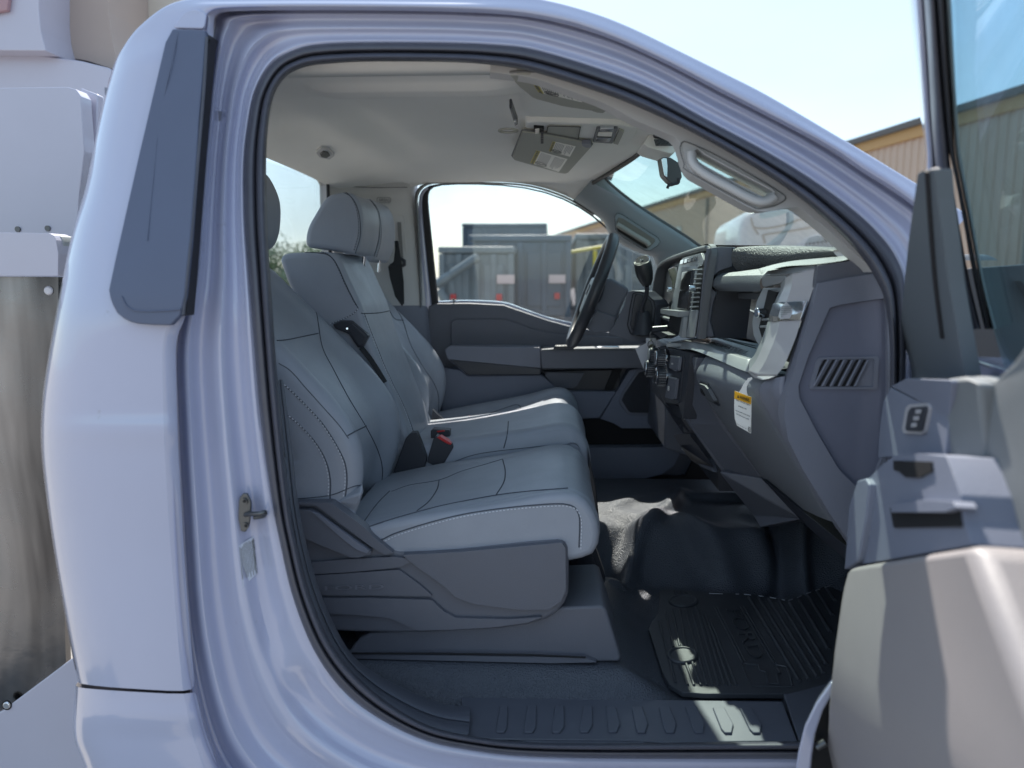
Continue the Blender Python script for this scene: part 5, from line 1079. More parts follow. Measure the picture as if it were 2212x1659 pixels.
# lower stack with climate controls
lower = prism('lower_stack', rounded(Y3(ez([(1000, 1010, 2.34), (1250, 1070, 2.08), (1235, 1200, 2.08), (1185, 1620, 2.10), (1150, 1500, 2.14), (1040, 1480, 2.24), (935, 1300, 2.36), (925, 1180, 2.37)])), .06), (.05, 0, 0), plastic_b, dash, bevel=.004)
LZ = bvh([lower])
def lst(name, pts, m, dx=-.006, th=.01, bv=.0025, r=.12, par=lower):
    q = []
    for P_ in ez(pts):
        h, n = hit(LZ, P_[0], P_[1], 0); h = h if h is not None and abs(h.y - P_[2]) < .12 else PY(*P_)
        q.append(h + Vector((dx, 0, 0)))
    q = q; return prism(name, rounded(q, r), (th, 0, 0), m, par, bevel=bv)
lst('control_frame', [(1098, 1085, 2.22), (1205, 1092, 2.10), (1165, 1480, 2.12), (1120, 1490, 2.16), (1050, 1455, 2.22)], plastic_b, -.003)
b1 = lst('stack_button', [(1120, 1092, 2.20), (1190, 1102, 2.12), (1176, 1215, 2.12), (1160, 1225, 2.13), (1103, 1195, 2.21)], plastic, -.012)
b2 = lst('stack_button', [(1102, 1266, 2.21), (1166, 1280, 2.13), (1145, 1450, 2.13), (1130, 1462, 2.15), (1066, 1440, 2.23)], plastic, -.012)
lst('button_top_edge', [(1120, 1090, 2.20), (1192, 1100, 2.12), (1188, 1112, 2.12), (1116, 1100, 2.20)], silver_g, -.0135, th=.003, bv=.0005, r=.02)
lst('button_top_edge', [(1102, 1264, 2.21), (1168, 1278, 2.13), (1164, 1290, 2.13), (1098, 1274, 2.21)], silver_g, -.0135, th=.003, bv=.0005, r=.02)
text('button_marking', '5', [p + Vector((-.013, 0, 0)) for p in Y3(ez([(1130, 1165, 2.17), (1146, 1166, 2.155), (1147, 1154, 2.155), (1131, 1153, 2.17)]))], white, lower, depth=.0006)
text('button_marking', '8', [p + Vector((-.013, 0, 0)) for p in Y3(ez([(1100, 1382, 2.19), (1113, 1385, 2.175), (1115, 1345, 2.175), (1102, 1342, 2.19)]))], white, lower, depth=.0006)
for (x, y_, yy, rr) in ((968, 1085, 2.37, .022), (1028, 1115, 2.27, .027), (938, 1200, 2.37, .027), (1032, 1262, 2.26, .031)):
    c = PY(*ez([(x + 30, y_, yy)])[0]); kb = disc('control_knob', c + Vector((.0, 0, 0)), (-1, -.02, .05), rr, .034, plastic_b, lower, n=28, r2=rr * .92, bevel=.003)
    disc('knob_ring', c + Vector((-.004, 0, 0)), (-1, -.02, .05), rr * 1.06, .006, chrome, lower, n=28, bevel=.001)
    disc('knob_cap', c + Vector((-.034, 0, .0017)), (-1, -.02, .05), rr * .8, .003, chrome if rr > .023 else silver_g, lower, n=28, bevel=.001)
    multi('knob_grip', [tube_geo([c + Vector((-.008, math.cos(a) * rr * .99, math.sin(a) * rr * .99)), c + Vector((-.031, math.cos(a) * rr * .94, math.sin(a) * rr * .94))], .0006, n=4) for a in [i / 12 * math.pi for i in range(24)]], silver_g, lower, kind='stuff')
prism('stack_lower_cover', Y3(oz([(955, 300, 2.45), (1080, 380, 2.3), (1100, 560, 2.25), (1260, 620, 2.2), (1270, 850, 2.2), (1200, 740, 2.28), (1060, 530, 2.4), (945, 400, 2.5)])), (.06, 0, 0), plastic_b, dash, bevel=.005)
prism('stack_lower_cover', rounded(Y3(oz([(1090, 510, 2.26), (1250, 560, 2.17), (1262, 700, 2.17), (1345, 830, 2.17), (1240, 790, 2.25), (1160, 680, 2.27), (1120, 590, 2.27)])), .1), (.05, 0, 0), plastic_b, dash, bevel=.006)
# ---- steering wheel, column, gear lever
C0 = Vector((.148, 2.76, 1.594)); al = math.atan2(90, 235)
ex = Vector((0, 1, 0)); ey = Vector((math.sin(al), 0, math.cos(al))); ax = ex.cross(ey).normalized()
if ax.x > 0: ax = -ax
Rw = .198
wheel = tube('steering_wheel', [C0 + ex * Rw * math.cos(t) + ey * Rw * math.sin(t) for t in [i / 60 * 2 * math.pi for i in range(60)]], .0212, mat('wheel_leather', (.045, .047, .055), .38, bump=('noise', 500, .15, .001), rvar=.06), truck, closed=True, n=14)
prism('wheel_hub', rounded([C0 - ax * .035 + ex * a + ey * b for a, b in [(-.10, .05), (.10, .05), (.11, -.02), (.06, -.09), (-.06, -.09), (-.11, -.02)]], .25), ax * .05, plastic_b, wheel, bevel=.012, seg=4)
prism('wheel_badge', rounded([C0 + ax * .016 + ex * a + ey * b for a, b in [(-.05, .02), (.05, .02), (.05, -.02), (-.05, -.02)]], .4), ax * .003, chrome, wheel)
for sgn in (-1, 1):
    prism('wheel_spoke', rounded([C0 - ax * .02 + ex * a * sgn + ey * b for a, b in [(.08, .03), (.19, .02), (.19, -.02), (.08, -.03)]], .15), ax * .02, silver_g, wheel, bevel=.004)
    for k in range(3): disc('spoke_switch', C0 + ex * sgn * (.10 + .022 * k) + ey * .0, ax, .008, .004, plastic, wheel, n=12)
prism('wheel_spoke', rounded([C0 - ax * .02 + ex * a + ey * b for a, b in [(-.03, -.07), (.03, -.07), (.04, -.19), (-.04, -.19)]], .15), ax * .018, silver_g, wheel, bevel=.004)
co = rz_([(360, 960), (430, 900), (560, 870), (600, 885), (800, 1000), (835, 1050), (830, 1110), (720, 1340), (620, 1560), (380, 1440), (300, 1390), (290, 1100)])
prism('steering_column_cover', [PY(p.x, p.y, 2.66) for p in catmull([Vector((*p, 0)) for p in co], 60, True)], (0, .16, 0), plastic, truck, bevel=.022, seg=5, bang=50, smooth=60)
prism('column_lower_cover', rounded([PY(x, y, 2.64) for x, y in rz_([(330, 1380), (640, 1480), (620, 1600), (560, 1720), (300, 1740), (160, 1660), (260, 1500)])], .12), (0, .2, 0), plastic, truck, bevel=.012)
tube('wiper_stalk', [PY(x, y, 2.64) for x, y in rz_([(690, 1520), (640, 1640), (610, 1700)])] , .008, silver_g, truck, n=8)
bp_ = rz_([(820, 1080), (900, 1060), (1050, 1075), (1150, 1160), (1230, 1210), (1285, 1290), (1265, 1400), (1280, 1600), (1300, 1700), (1250, 1830), (1000, 1900), (820, 1850), (500, 1750), (620, 1590), (760, 1300)])
bpan = prism('column_dash_panel', rounded([PY(x, y, 2.60) for x, y in bp_], .12), (.05, .05, 0), plastic, dash, bevel=.006)
prism('boot_recess', rounded([PY(x, y, 2.592) for x, y in rz_([(945, 1130), (1000, 1110), (1110, 1150), (1200, 1230), (1225, 1330), (1200, 1600), (1150, 1720), (1050, 1740), (900, 1700), (865, 1600), (900, 1350)])], .15), (0, .01, 0), plastic_b, dash, bevel=.003)
tube('boot_recess_line', rounded([PY(x, y, 2.594) for x, y in rz_([(910, 1110), (1010, 1080), (1140, 1130), (1240, 1230), (1262, 1340), (1235, 1620), (1170, 1760), (1040, 1790), (870, 1750), (820, 1610), (860, 1350)])], .15), .0016, black, dash, closed=True, n=5)
gl_path = catmull([PY(x, y, z) for x, y, z in rz_([(1090, 1700, 2.57), (1080, 1500, 2.56), (1060, 1360, 2.54), (1065, 1290, 2.53), (1105, 1180, 2.52), (1130, 1080, 2.51), (1130, 990, 2.50)])], 30)
lever = tube('gear_lever', gl_path, .0075, plastic_b, truck, n=10)
tube('lever_boot', [PY(x, y, 2.56) for x, y in rz_([(1085, 1760), (1085, 1600), (1075, 1450), (1070, 1380)])], [.040, .030, .024, .017], plastic_b, lever, n=18)
kp = [PY(x, y, z) for x, y, z in rz_([(1135, 985, 2.50), (1120, 900, 2.50), (1095, 800, 2.495), (1075, 700, 2.49), (1058, 610, 2.485), (1052, 590, 2.483)])]
tube('lever_knob', kp, [.013, .022, .0275, .0285, .0275, .026], mat('knob_leather', (.03, .032, .036), .4, bump=('noise', 500, .15, .001)), lever, n=24)
d_ = (kp[-1] - kp[-3]).normalized(); fa_ = (d_ + Vector((-.35, -.55, 0))).normalized()
disc('lever_button_ring', kp[-1] - fa_ * .004, fa_, .0262, .005, chrome, lever, n=28, bevel=.001)
disc('lever_button', kp[-1] + fa_ * .001, fa_, .0195, .002, plastic_b, lever, n=28)
text('lever_marking', 'M', [kp[-1] + fa_ * .003 + RT * a + UP * b for a, b in [(-.005, -.004), (.005, -.004), (.005, .004), (-.005, .004)]], white, lever, depth=.0003)
# hazard: ignition lock stub
ig = tube('ignition_lock', Y3(ez([(1060, 872, 2.42), (940, 880, 2.44)])), .012, plastic_b, dash, n=14)

# ================================================================ OPEN PASSENGER DOOR (hinged forward, swung out)
dz = lambda pts: [((1660 + p[0] / 2.37) * K, (0 + p[1] / 2.37) * K) + tuple(p[2:]) for p in pts]
mz = lambda pts: [((1950 + p[0] / 1.551) * K, (850 + p[1] / 1.551) * K) + tuple(p[2:]) for p in pts]
DH = Vector((.74, 1.28, 1.3)); DN = Vector((-.985, .17, 0)).normalized()
def DP(x, y, off, lean=.17):
    p = PP(x, y, DH + DN * off, DN)
    if lean:
        for _ in range(4):   # the window frame leans inwards above the belt
            k = max(0, p.z - 1.48) / .5 * lean; p = PP(x, y, DH + DN * (off + k), DN)
    return p
def DPL(x, y, off, k=.30, z0=1.22):
    p = DP(x, y, off, lean=0)
    for _ in range(8): p = PP(x, y, DH + DN * (off + k * max(0, z0 - p.z)), DN)
    return p
def dp(pts, off, **k): return [DP(x, y, off, **k) for x, y in pts]
TI = -DN
lowp = [(x, y) for x, y in mz([(255, 880), (300, 870), (520, 825), (740, 790), (790, 930), (860, 1120), (946, 1340), (1080, 1700), (1080, 1960), (150, 1960), (168, 1659), (180, 1400), (200, 1200), (228, 1000), (240, 930)])]
pdoor = prism('passenger_door', [DPL(x, y, .235) for x, y in lowp], TI * .08, mat('sunlit_door_plastic', (.30, .275, .275), .5, bump=('voronoi', 700, .25, .0015), var=(6, .05)), truck, bevel=.020, seg=5, label='open passenger door seen from inside')  # lighter, warmer copy of the door plastic: sunlight painted into the colour
# inner pad to the right
prism('upper_door_pad', dp(mz([(665, 150), (760, 140), (835, 155), (900, 90), (990, -30), (1150, -150), (1400, -150), (1400, 2000), (1100, 1750), (946, 1345), (860, 1125), (790, 935), (742, 770), (700, 560), (655, 430)]), .16), TI * .07, mat('door_upper_cloth', (.19, .205, .215), .6, bump=('noise', 700, .15, .001), var=(6, .06)), pdoor, bevel=.02, seg=5)
prism('pad_roll', dp(mz([(640, 150), (700, 142), (770, 170), (790, 420), (770, 640), (745, 800), (712, 700), (640, 460)]), .178), TI * .05, MATS['door_upper_cloth'], pdoor, bevel=.014, seg=4)
# switch panel
swp = prism('switch_panel', rounded(dp(mz([(400, 240), (430, 180), (490, 148), (600, 150), (668, 155), (655, 300), (640, 450), (560, 440), (380, 458), (385, 360)]), .185), .16), TI * .06, doorpl, pdoor, bevel=.010, seg=4)
prism('window_switch_bezel', rounded(dp(mz([(498, 250), (572, 244), (580, 262), (560, 358), (545, 366), (478, 362), (472, 345), (486, 265)]), .189), .25), TI * .004, silver, swp, bevel=.0015)
prism('window_switch', rounded(dp(mz([(506, 262), (562, 256), (566, 268), (548, 350), (538, 355), (488, 352), (484, 342), (496, 275)]), .192), .2), TI * .004, plastic_b, swp, bevel=.0012)
for (x, y) in ((536, 278), (528, 304), (519, 330)):
    prism('switch_mark', rounded(dp(mz([(x - 10, y - 8), (x + 10, y - 9), (x + 8, y + 7), (x - 12, y + 8)]), .1945), .3), TI * .001, silver, swp)
# grab shelf with pull cups
gsh = prism('pull_handle_shelf', rounded(dp(mz([(300, 545), (345, 535), (400, 480), (440, 450), (560, 440), (645, 450), (668, 510), (700, 600), (715, 700), (745, 795), (520, 830), (300, 872), (250, 888), (262, 770), (278, 640)]), .225), .08), TI * .07, doorpl, pdoor, bevel=.014, seg=5)
prism('upper_pull_cup', rounded(dp(mz([(438, 468), (585, 472), (588, 510), (558, 524), (540, 535), (485, 532), (462, 510), (440, 505)]), .2275), .1), TI * .004, black, gsh)
prism('lower_pull_cup', rounded(dp(mz([(425, 650), (660, 655), (690, 640), (702, 725), (560, 722), (440, 728)]), .2275), .1), TI * .004, black, gsh)
prism('pull_cup_bar', rounded(dp(mz([(430, 640), (560, 618), (670, 625), (684, 650), (640, 668), (430, 668)]), .235), .2), TI * .02, doorpl, gsh, bevel=.006)
prism('shelf_rounding', rounded(dp(mz([(268, 640), (300, 545), (330, 536), (345, 560), (330, 700), (300, 860), (250, 890)]), .235), .15), TI * .05, doorpl, pdoor, bevel=.016, seg=4)
# window frame: painted edge, rubber, channel
def strip(name, L, R, m, off, th=.03, bv=.004, **k):
    l = catmull([Vector((*p, 0)) for p in dz(L)], 26); r = catmull([Vector((*p, 0)) for p in dz(R)], 26)
    rows = [[DP(a.x, a.y, off - th), DP(a.x, a.y, off), DP((a.x + b.x) / 2, (a.y + b.y) / 2, off + .004), DP(b.x, b.y, off), DP(b.x, b.y, off - th)] for a, b in zip(l, r)]
    return loft(name, rows, m, pdoor, smooth=50, sub=1, **k)
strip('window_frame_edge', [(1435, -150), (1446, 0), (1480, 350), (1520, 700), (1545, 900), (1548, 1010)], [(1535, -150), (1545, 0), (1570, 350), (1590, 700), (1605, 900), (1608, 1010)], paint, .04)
strip('window_frame_inner', [(1528, -150), (1540, 0), (1563, 350), (1582, 700), (1598, 900), (1610, 1010), (1660, 1300), (1735, 1659), (1800, 1950)], [(1600, -150), (1612, 0), (1642, 400), (1668, 700), (1690, 900), (1700, 1010), (1745, 1300), (1810, 1659), (1880, 1950)], rubber, .055)
strip('window_run_channel', [(1590, -150), (1604, 0), (1635, 400), (1662, 700), (1686, 900), (1716, 1010), (1770, 1300), (1835, 1659), (1900, 1950)], [(1655, -150), (1668, 0), (1690, 400), (1712, 700), (1722, 900), (1742, 1010), (1800, 1300), (1868, 1659), (1940, 1950)], rubber_dk, .050)
strip('glass_edge_trim', [(1655, -150), (1668, 0), (1690, 400), (1712, 700), (1724, 900), (1744, 1010), (1802, 1300), (1870, 1659), (1940, 1950)], [(1690, -150), (1702, 0), (1722, 400), (1740, 700), (1756, 900), (1776, 1010), (1830, 1300), (1896, 1659), (1970, 1950)], mat('glass_run_grey', (.14, .17, .18), .4), .045)
sail = prism('mirror_sail_trim', rounded(dp(dz([(1503, 1030), (1540, 1008), (1602, 1003), (1618, 1180), (1650, 1400), (1682, 1659), (1760, 2090), (1800, 2290), (1660, 2290), (1405, 2300), (1385, 2150), (1425, 1659), (1452, 1400), (1478, 1200)]), .12), .05), TI * .02, mat('sail_grey', (.13, .15, .17), .5, bump=('noise', 900, .1, .001)), pdoor, bevel=.009, seg=6)
tube('sail_seam', catmull(dp(dz([(1560, 1012), (1572, 1200), (1590, 1450), (1612, 1700), (1650, 2000)]), .1215), 24), .0035, rubber_dk, sail, n=8)
tube('sail_edge_bead', catmull(dp(dz([(1604, 1004), (1622, 1180), (1652, 1400), (1684, 1659), (1722, 1900)]), .112), 24), .006, rubber, sail, n=8)
tube('pad_seam', catmull(dp(mz([(668, 158), (660, 300), (648, 430), (664, 520), (700, 640), (735, 780), (800, 980), (880, 1200), (960, 1400)]), .172), 40), .0035, rubber_dk, pdoor, n=8)
gp = [DP(x, y, .035) for x, y in dz([(1690, -500), (3300, -500), (3300, 2400), (2050, 2300), (1880, 1700), (1750, 1000), (1715, 500)])]
prism('passenger_window_glass', gp, TI * .004, gl_door, pdoor)
# door shell outer skin (behind trim) and its lower edge
prism('door_outer_skin', [DH + Vector((-.17, -.985, 0)) * s + Vector((0, 0, z)) for s, z in [(0.02, -.62), (1.08, -.62), (1.10, -.1), (1.08, .20), (.02, .22)]], DN * .05, paint, pdoor, bevel=.01)
edge = strip
ep = mz([(55, 1700), (70, 1600), (95, 1500), (140, 1410), (200, 1330), (205, 1370), (165, 1440), (135, 1530), (122, 1620), (115, 1700)])
prism('door_edge_flange', [PY(x, y, 1.14) for x, y in ep], (.01, .02, 0), paint, pdoor, bevel=.003)
prism('door_edge_cavity', [PY(x, y, 1.17) for x, y in mz([(112, 1720), (122, 1600), (140, 1510), (200, 1350), (240, 1300), (240, 1720)])], (0, .01, 0), black, pdoor)
tube('door_edge_clip', [PY(x, y, 1.15) for x, y in mz([(140, 1580), (175, 1560)])], .006, zinc, pdoor)

# ================================================================ LOOSE THINGS IN THE CAB
# floor mat
def mz_pt(p, dz_=.0):
    h, n = hit(FT, p[0], p[1], 0)
    return (h if h is not None else PZ(p[0], p[1], .72)) + Vector((0, 0, dz_))
ZM = .732
uz = lambda pts: [((1400 + p[0] / 1.6706) * K, (1350 + p[1] / 1.6706) * K) for p in pts]
mo_ = uz([(415, 212), (430, 205), (600, 215), (760, 222), (950, 250), (1100, 195), (1180, 165), (1170, 400), (1135, 560), (1115, 600), (1060, 615), (1000, 632), (950, 642), (600, 642), (510, 634), (455, 602), (427, 550), (385, 420), (370, 372), (384, 340), (410, 308), (415, 270)])
Zt = .7385
matob = prism('floor_mat', rounded([PZ(x, y, Zt) for x, y in mo_], .1), (0, 0, -.012), matm, None, bevel=.003)
mats_parts = []
def lp(pts): return [PZ(x, y, Zt + .001) for x, y in uz(pts)]
ridg = [[(415, 338), (445, 450), (483, 598)], [(442, 300), (474, 448)], [(500, 522), (533, 606)], [(470, 290), (500, 445)], [(526, 514), (560, 607)], [(500, 290), (530, 450)], [(553, 512), (588, 607)], [(525, 288), (614, 607)],
        [(550, 284), (640, 607)], [(572, 282), (665, 608)], [(592, 300), (690, 608)], [(610, 312), (713, 608)], [(628, 335), (738, 608)], [(480, 212), (486, 230)], [(505, 214), (512, 230)], [(530, 216), (540, 232)]]
mlocs = []
def mkrib(pts, r=.0035):
    return tube('mat_rib', lp(pts), r, matm, None, n=8, flat=1.0)
parts = [mkrib(r) for r in ridg]
for a, b in (((645, 278), (765, 515)), ((656, 276), (777, 514)), ((755, 280), (896, 520)), ((768, 278), (908, 520))): parts.append(mkrib([a, b], .003))
for a, b in (((790, 240), (1000, 592)), ((830, 240), (1040, 584)), ((872, 246), (1076, 576)), ((916, 256), (1103, 560)), ((960, 264), (1114, 522)), ((1000, 252), (1122, 458)), ((1038, 232), (1130, 385)), ((1076, 214), (1138, 315)), ((1112, 198), (1148, 252))):
    parts.append(mkrib([a, b], .0055))
for c, rr in (((515, 255), (55, 22)), ((512, 482), (58, 30))):
    ring = [PZ(x, y, Zt + .002) for x, y in uz([(c[0] + rr[0] * math.cos(t), c[1] + rr[1] * math.sin(t)) for t in [i / 28 * 2 * math.pi for i in range(28)]])]
    q = tube('mat_anchor_ring', ring, .0055, matm, None, closed=True, n=8); parts.append(q)
    parts.append(prism('mat_anchor', [p.lerp(sum(ring, Vector()) / 28, .12) + Vector((0, 0, .002)) for p in ring], (0, 0, -.004), matm, None, bevel=.001))
for s_, qd in (('FORD', [(1010, 1105), (925, 830), (1000, 815), (1098, 1060)]),):
    pass
tm = text('mat_lettering', 'FORD', [PZ(x, y, Zt) for x, y in uz([(692, 292), (797, 500), (858, 492), (757, 292)])], mat('mat_letters', (.045, .05, .058), .35), None, depth=.0022, off=.001); parts.append(tm)
for path in ([(765, 518), (828, 520), (836, 545), (860, 552), (868, 600), (915, 601), (905, 562), (920, 556), (900, 522), (945, 530), (958, 560), (970, 608)], [(760, 522), (780, 570), (802, 610), (965, 612)]):
    parts.append(tube('mat_emblem_line', lp(path), .0024, matm, None, n=6))
top(matob, 'black ribbed rubber floor mat lying in the passenger footwell', 'floor mat')
bpy.context.view_layer.update()
for q in parts:
    q.parent = matob; q.matrix_parent_inverse = matob.matrix_world.inverted()
# pale dashes along the vinyl fold: glints of light modelled onto its seam
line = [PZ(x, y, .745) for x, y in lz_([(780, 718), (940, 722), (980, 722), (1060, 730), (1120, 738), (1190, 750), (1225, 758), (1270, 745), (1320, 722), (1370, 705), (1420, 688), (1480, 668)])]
multi('vinyl_fold_glints', [tube_geo([line[i].lerp(line[i + 1], .15), line[i].lerp(line[i + 1], .6)], .0014, n=5) for i in range(len(line) - 1)], mat('fold_glint_pale', (.35, .37, .42), .5), floor, kind='stuff')
# warning tag hanging from the dash shelf
tg = oz([(1812, 402), (1985, 468), (1978, 845), (1900, 800), (1835, 762), (1812, 690), (1806, 560)])
wt = thing('warning_tag', 'white paper warning tag with orange heading hanging below the silver dash shelf', 'tag', PY(*tg[3][:2], 1.60))
tp_ = [PY(p[0], p[1], 1.60 - .0 * i) for i, p in enumerate(tg)]
body_ = prism('tag_card', tp_, (.0008, .0006, 0), white, wt)
a, b = tp_[0], tp_[1]; c, d = PY(*oz([(1982, 545)])[0], 1.60), PY(*oz([(1808, 482)])[0], 1.60)
od = Vector((-.0003, -.0006, 0))
hd = prism('tag_heading', [p + od for p in (a, b, c, d)], (0, .0004, 0), orange, body_)
def tq_(x0, y0, x1, y1, h, y=1.599):   # baseline left -> right, height upwards
    return [PY(*oz([p])[0], y) for p in ((x0, y0), (x1, y1), (x1 + 2, y1 - h), (x0 + 1, y0 - h))]
text('tag_heading_text', 'WARNING', tq_(1862, 482, 1962, 522, 36, 1.598), ink, body_, depth=.0003)
prism('tag_triangle', [PY(*oz([p])[0], 1.598) for p in ((1838, 472), (1856, 478), (1848, 442))], (0, .0003, 0), ink, body_)
for s_, q in (('Children Can Be KILLED or INJURED', (1822, 505, 1968, 562, 16)), ('by Passenger Air Bag', (1848, 568, 1930, 600, 16)), ('Never seat a child in front of an active bag', (1820, 612, 1966, 672, 13)), ('Move seat back as far as possible', (1828, 648, 1958, 706, 13))):
    text('tag_line', s_, tq_(*q), ink if 'seat' in s_.lower() else ink_g, body_, depth=.0002)
text('tag_small_print', 'remove by owner only', tq_(1830, 748, 1930, 800, 9), ink_g, body_, depth=.0002)
tube('tag_symbol', [PY(*oz([p])[0], 1.598) for p in ((1955, 775), (1970, 782), (1970, 830), (1953, 820))], .0007, ink, body_, closed=True, n=4)
st_ = oz([(1990, 262), (1950, 270), (1905, 330), (1880, 380), (1855, 415), (1945, 450), (1935, 400), (1935, 360), (1960, 310), (1995, 278)])
prism('tag_strap', [PY(x, y, 1.585) for x, y in st_], (.0006, .0006, 0), white, body_)
# keys with paper tag hanging at the ignition
kp0 = ez([(925, 900)])[0]
kr = thing('key_ring', 'car key on a ring with a plain white paper tag hanging from the ignition', 'keys', PY(*ez([(885, 1270)])[0], 2.46))
tube('split_ring', [PY(*ez([(918 + 22 * math.cos(t), 1000 + 32 * math.sin(t))])[0], 2.44) for t in [i / 12 * math.pi for i in range(24)]], .0014, zinc, kr, closed=True, n=6)
tube('ring_link', [PY(*ez([(922 + 9 * math.cos(t), 930 + 34 * math.sin(t))])[0], 2.44) for t in [i / 10 * math.pi for i in range(20)]], .0013, zinc, kr, closed=True, n=6)
ptag = prism('paper_tag', [PY(x, y, 2.47) for x, y in ez([(790, 1035), (885, 985), (960, 1010), (955, 1100), (925, 1180), (885, 1272), (878, 1250), (830, 1130)])], (.0006, .0006, 0), paper, kr)
prism('tag_sleeve', [PY(x, y, 2.465) for x, y in ez([(878, 945), (962, 950), (962, 1010), (880, 1000)])], (.0006, .0006, 0), paper, kr)
kh = prism('key', rounded([PY(x, y, 2.45) for x, y in ez([(902, 1010), (925, 996), (944, 1012), (944, 1040), (932, 1050), (936, 1110), (916, 1112), (912, 1052), (900, 1040)])], .25), (.002, .002, 0), mat('brass_key', (.30, .20, .12), .35, metal=.9), kr, bevel=.0006)
prism('key_head', rounded([PY(x, y, 2.448) for x, y in ez([(900, 1012), (922, 994), (946, 1010), (946, 1040), (922, 1052), (898, 1040)])], .3), (.004, .004, 0), mat('key_head', (.12, .11, .08), .4, metal=.5), kr, bevel=.001)

# ================================================================ WORK BODY BEHIND THE CAB
az = lambda pts: [((p[0] / 2.37) * K, (p[1] / 2.37) * K) + tuple(p[2:]) for p in pts]
hz_ = lambda pts: [((p[0] / 2.37) * K, (550 + p[1] / 2.37) * K) + tuple(p[2:]) for p in pts]
iz = lambda pts: [((p[0] / 2.304) * K, (1200 + p[1] / 2.304) * K) + tuple(p[2:]) for p in pts]
wb = thing('steel_sided_hopper', 'white box with a stainless steel side panel right behind the cab', 'truck box', (-2.1, 2.3, 0))
E_ = lambda pts, y: [PY(p[0], p[1], y) for p in pts]
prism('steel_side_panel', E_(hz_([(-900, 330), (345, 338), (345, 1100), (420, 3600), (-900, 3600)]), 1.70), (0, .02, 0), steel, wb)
prism('top_rail', rounded(E_(hz_([(-900, 62), (290, 78), (318, 92), (332, 120), (345, 200), (343, 332), (-900, 330)]), 1.66), .03), (0, .06, 0), paint2, wb, bevel=.006)
prism('top_rail_end', E_(hz_([(322, 92), (355, 92), (372, 130), (365, 300), (345, 325), (330, 120)]), 1.68), (0, .05, 0), mat('primer_grey', (.34, .36, .36), .5), wb, bevel=.003)
prism('lower_panel', E_(iz([(-900, 1880), (20, 1325), (385, 1050), (640, 880), (640, 2300), (-900, 2300)]), 1.68), (0, .02, 0), paint2, wb, bevel=.003)
for x, y in hz_([(290, 418)]):
    disc('round_head_bolt', PY(x, y, 1.70), (0, -1, 0), .0115, .006, mat('nylon_white', (.62, .62, .66), .4), wb, r2=.008, bevel=.002)
for x, y in iz([(42, 1295)]):
    disc('screw', PY(x, y, 1.68), (0, -1, 0), .0105, .005, chrome, wb, r2=.008, bevel=.001); disc('screw_washer', PY(x, y, 1.681), (0, -1, 0), .0125, .003, black, wb)
hb_ = prism('headboard_panel', rounded(E_(az([(-900, 530), (400, 515), (450, 530), (478, 570), (480, 620), (500, 900), (470, 1150), (445, 1500), (430, 1800), (-900, 1800)]), 2.05), .05), (0, .05, 0), paint2, wb, bevel=.012, seg=4)
for x, y in az([(108, 1358), (285, 1353)]): disc('panel_bolt', PY(x, y, 2.05), (0, -1, 0), .0075, .004, zinc, wb)
prism('bracket_plate', E_(az([(478, 520), (580, 560), (570, 900), (500, 950), (480, 700)]), 2.12), (0, .03, 0), paint2, wb, bevel=.004)
for x, y in az([(510, 635), (517, 717)]): disc('panel_bolt', PY(x, y, 2.12), (0, -1, 0), .009, .004, zinc, wb)
# second machine further back: white hooded hopper with grey-beige chute
hop = thing('spreader_hopper', 'white rounded hopper standing behind the white panel at upper left', 'hopper', (-3.0, 3.4, 0))
prism('hopper_shell', rounded(E_(az([(-900, 270), (100, 300), (250, 330), (480, 360), (640, 400), (700, 450), (700, 900), (-900, 900)]), 2.9), .06), (0, .5, 0), paint2, hop, bevel=.03, seg=4)
prism('hopper_hood', rounded(E_(az([(-900, -400), (230, -400), (228, 60), (240, 180), (270, 300), (-900, 290)]), 2.82), .05), (0, .3, 0), paint2, hop, bevel=.02, seg=4)
prism('hopper_chute', rounded(E_(az([(222, -300), (630, -300), (640, 60), (670, 260), (700, 420), (520, 360), (280, 320), (250, 180)]), 3.0), .05), (0, .3, 0), mat('tan_cover', (.40, .33, .29), .6, var=(3, .08)), hop, bevel=.02)
prism('hopper_lid', E_(az([(610, -300), (1200, -300), (1100, 200), (700, 330), (660, 200)]), 3.3), (0, .2, 0), mat('pale_tan_cover', (.55, .50, .43), .6), hop, bevel=.02)
prism('hopper_reflector', E_(az([(-300, -100), (60, -100), (40, 60), (-300, 120)]), 2.80), (0, .02, 0), mat('faded_red', (.38, .24, .26), .6), hop, bevel=.003)

# ================================================================ YARD
ground = loft('ground', [[Vector((x, y, 0)) for x in (-400, -60, -10, 10, 60, 400)] for y in (-300, -40, 0, 40, 400, 900)], mat('gravel_ground', (.30, .275, .25), .9, var=(2.5, .25), bump=('noise', 30, .5, .03)), None)
ground['kind'] = 'structure'
def BX(name, x0, x1, y0, y1, z0, z1, m, par=None, bv=None, **k): return box(name, ((x0 + x1) / 2, (y0 + y1) / 2, (z0 + z1) / 2), x1 - x0, y1 - y0, z1 - z0, m, par, bevel=bv, **k)
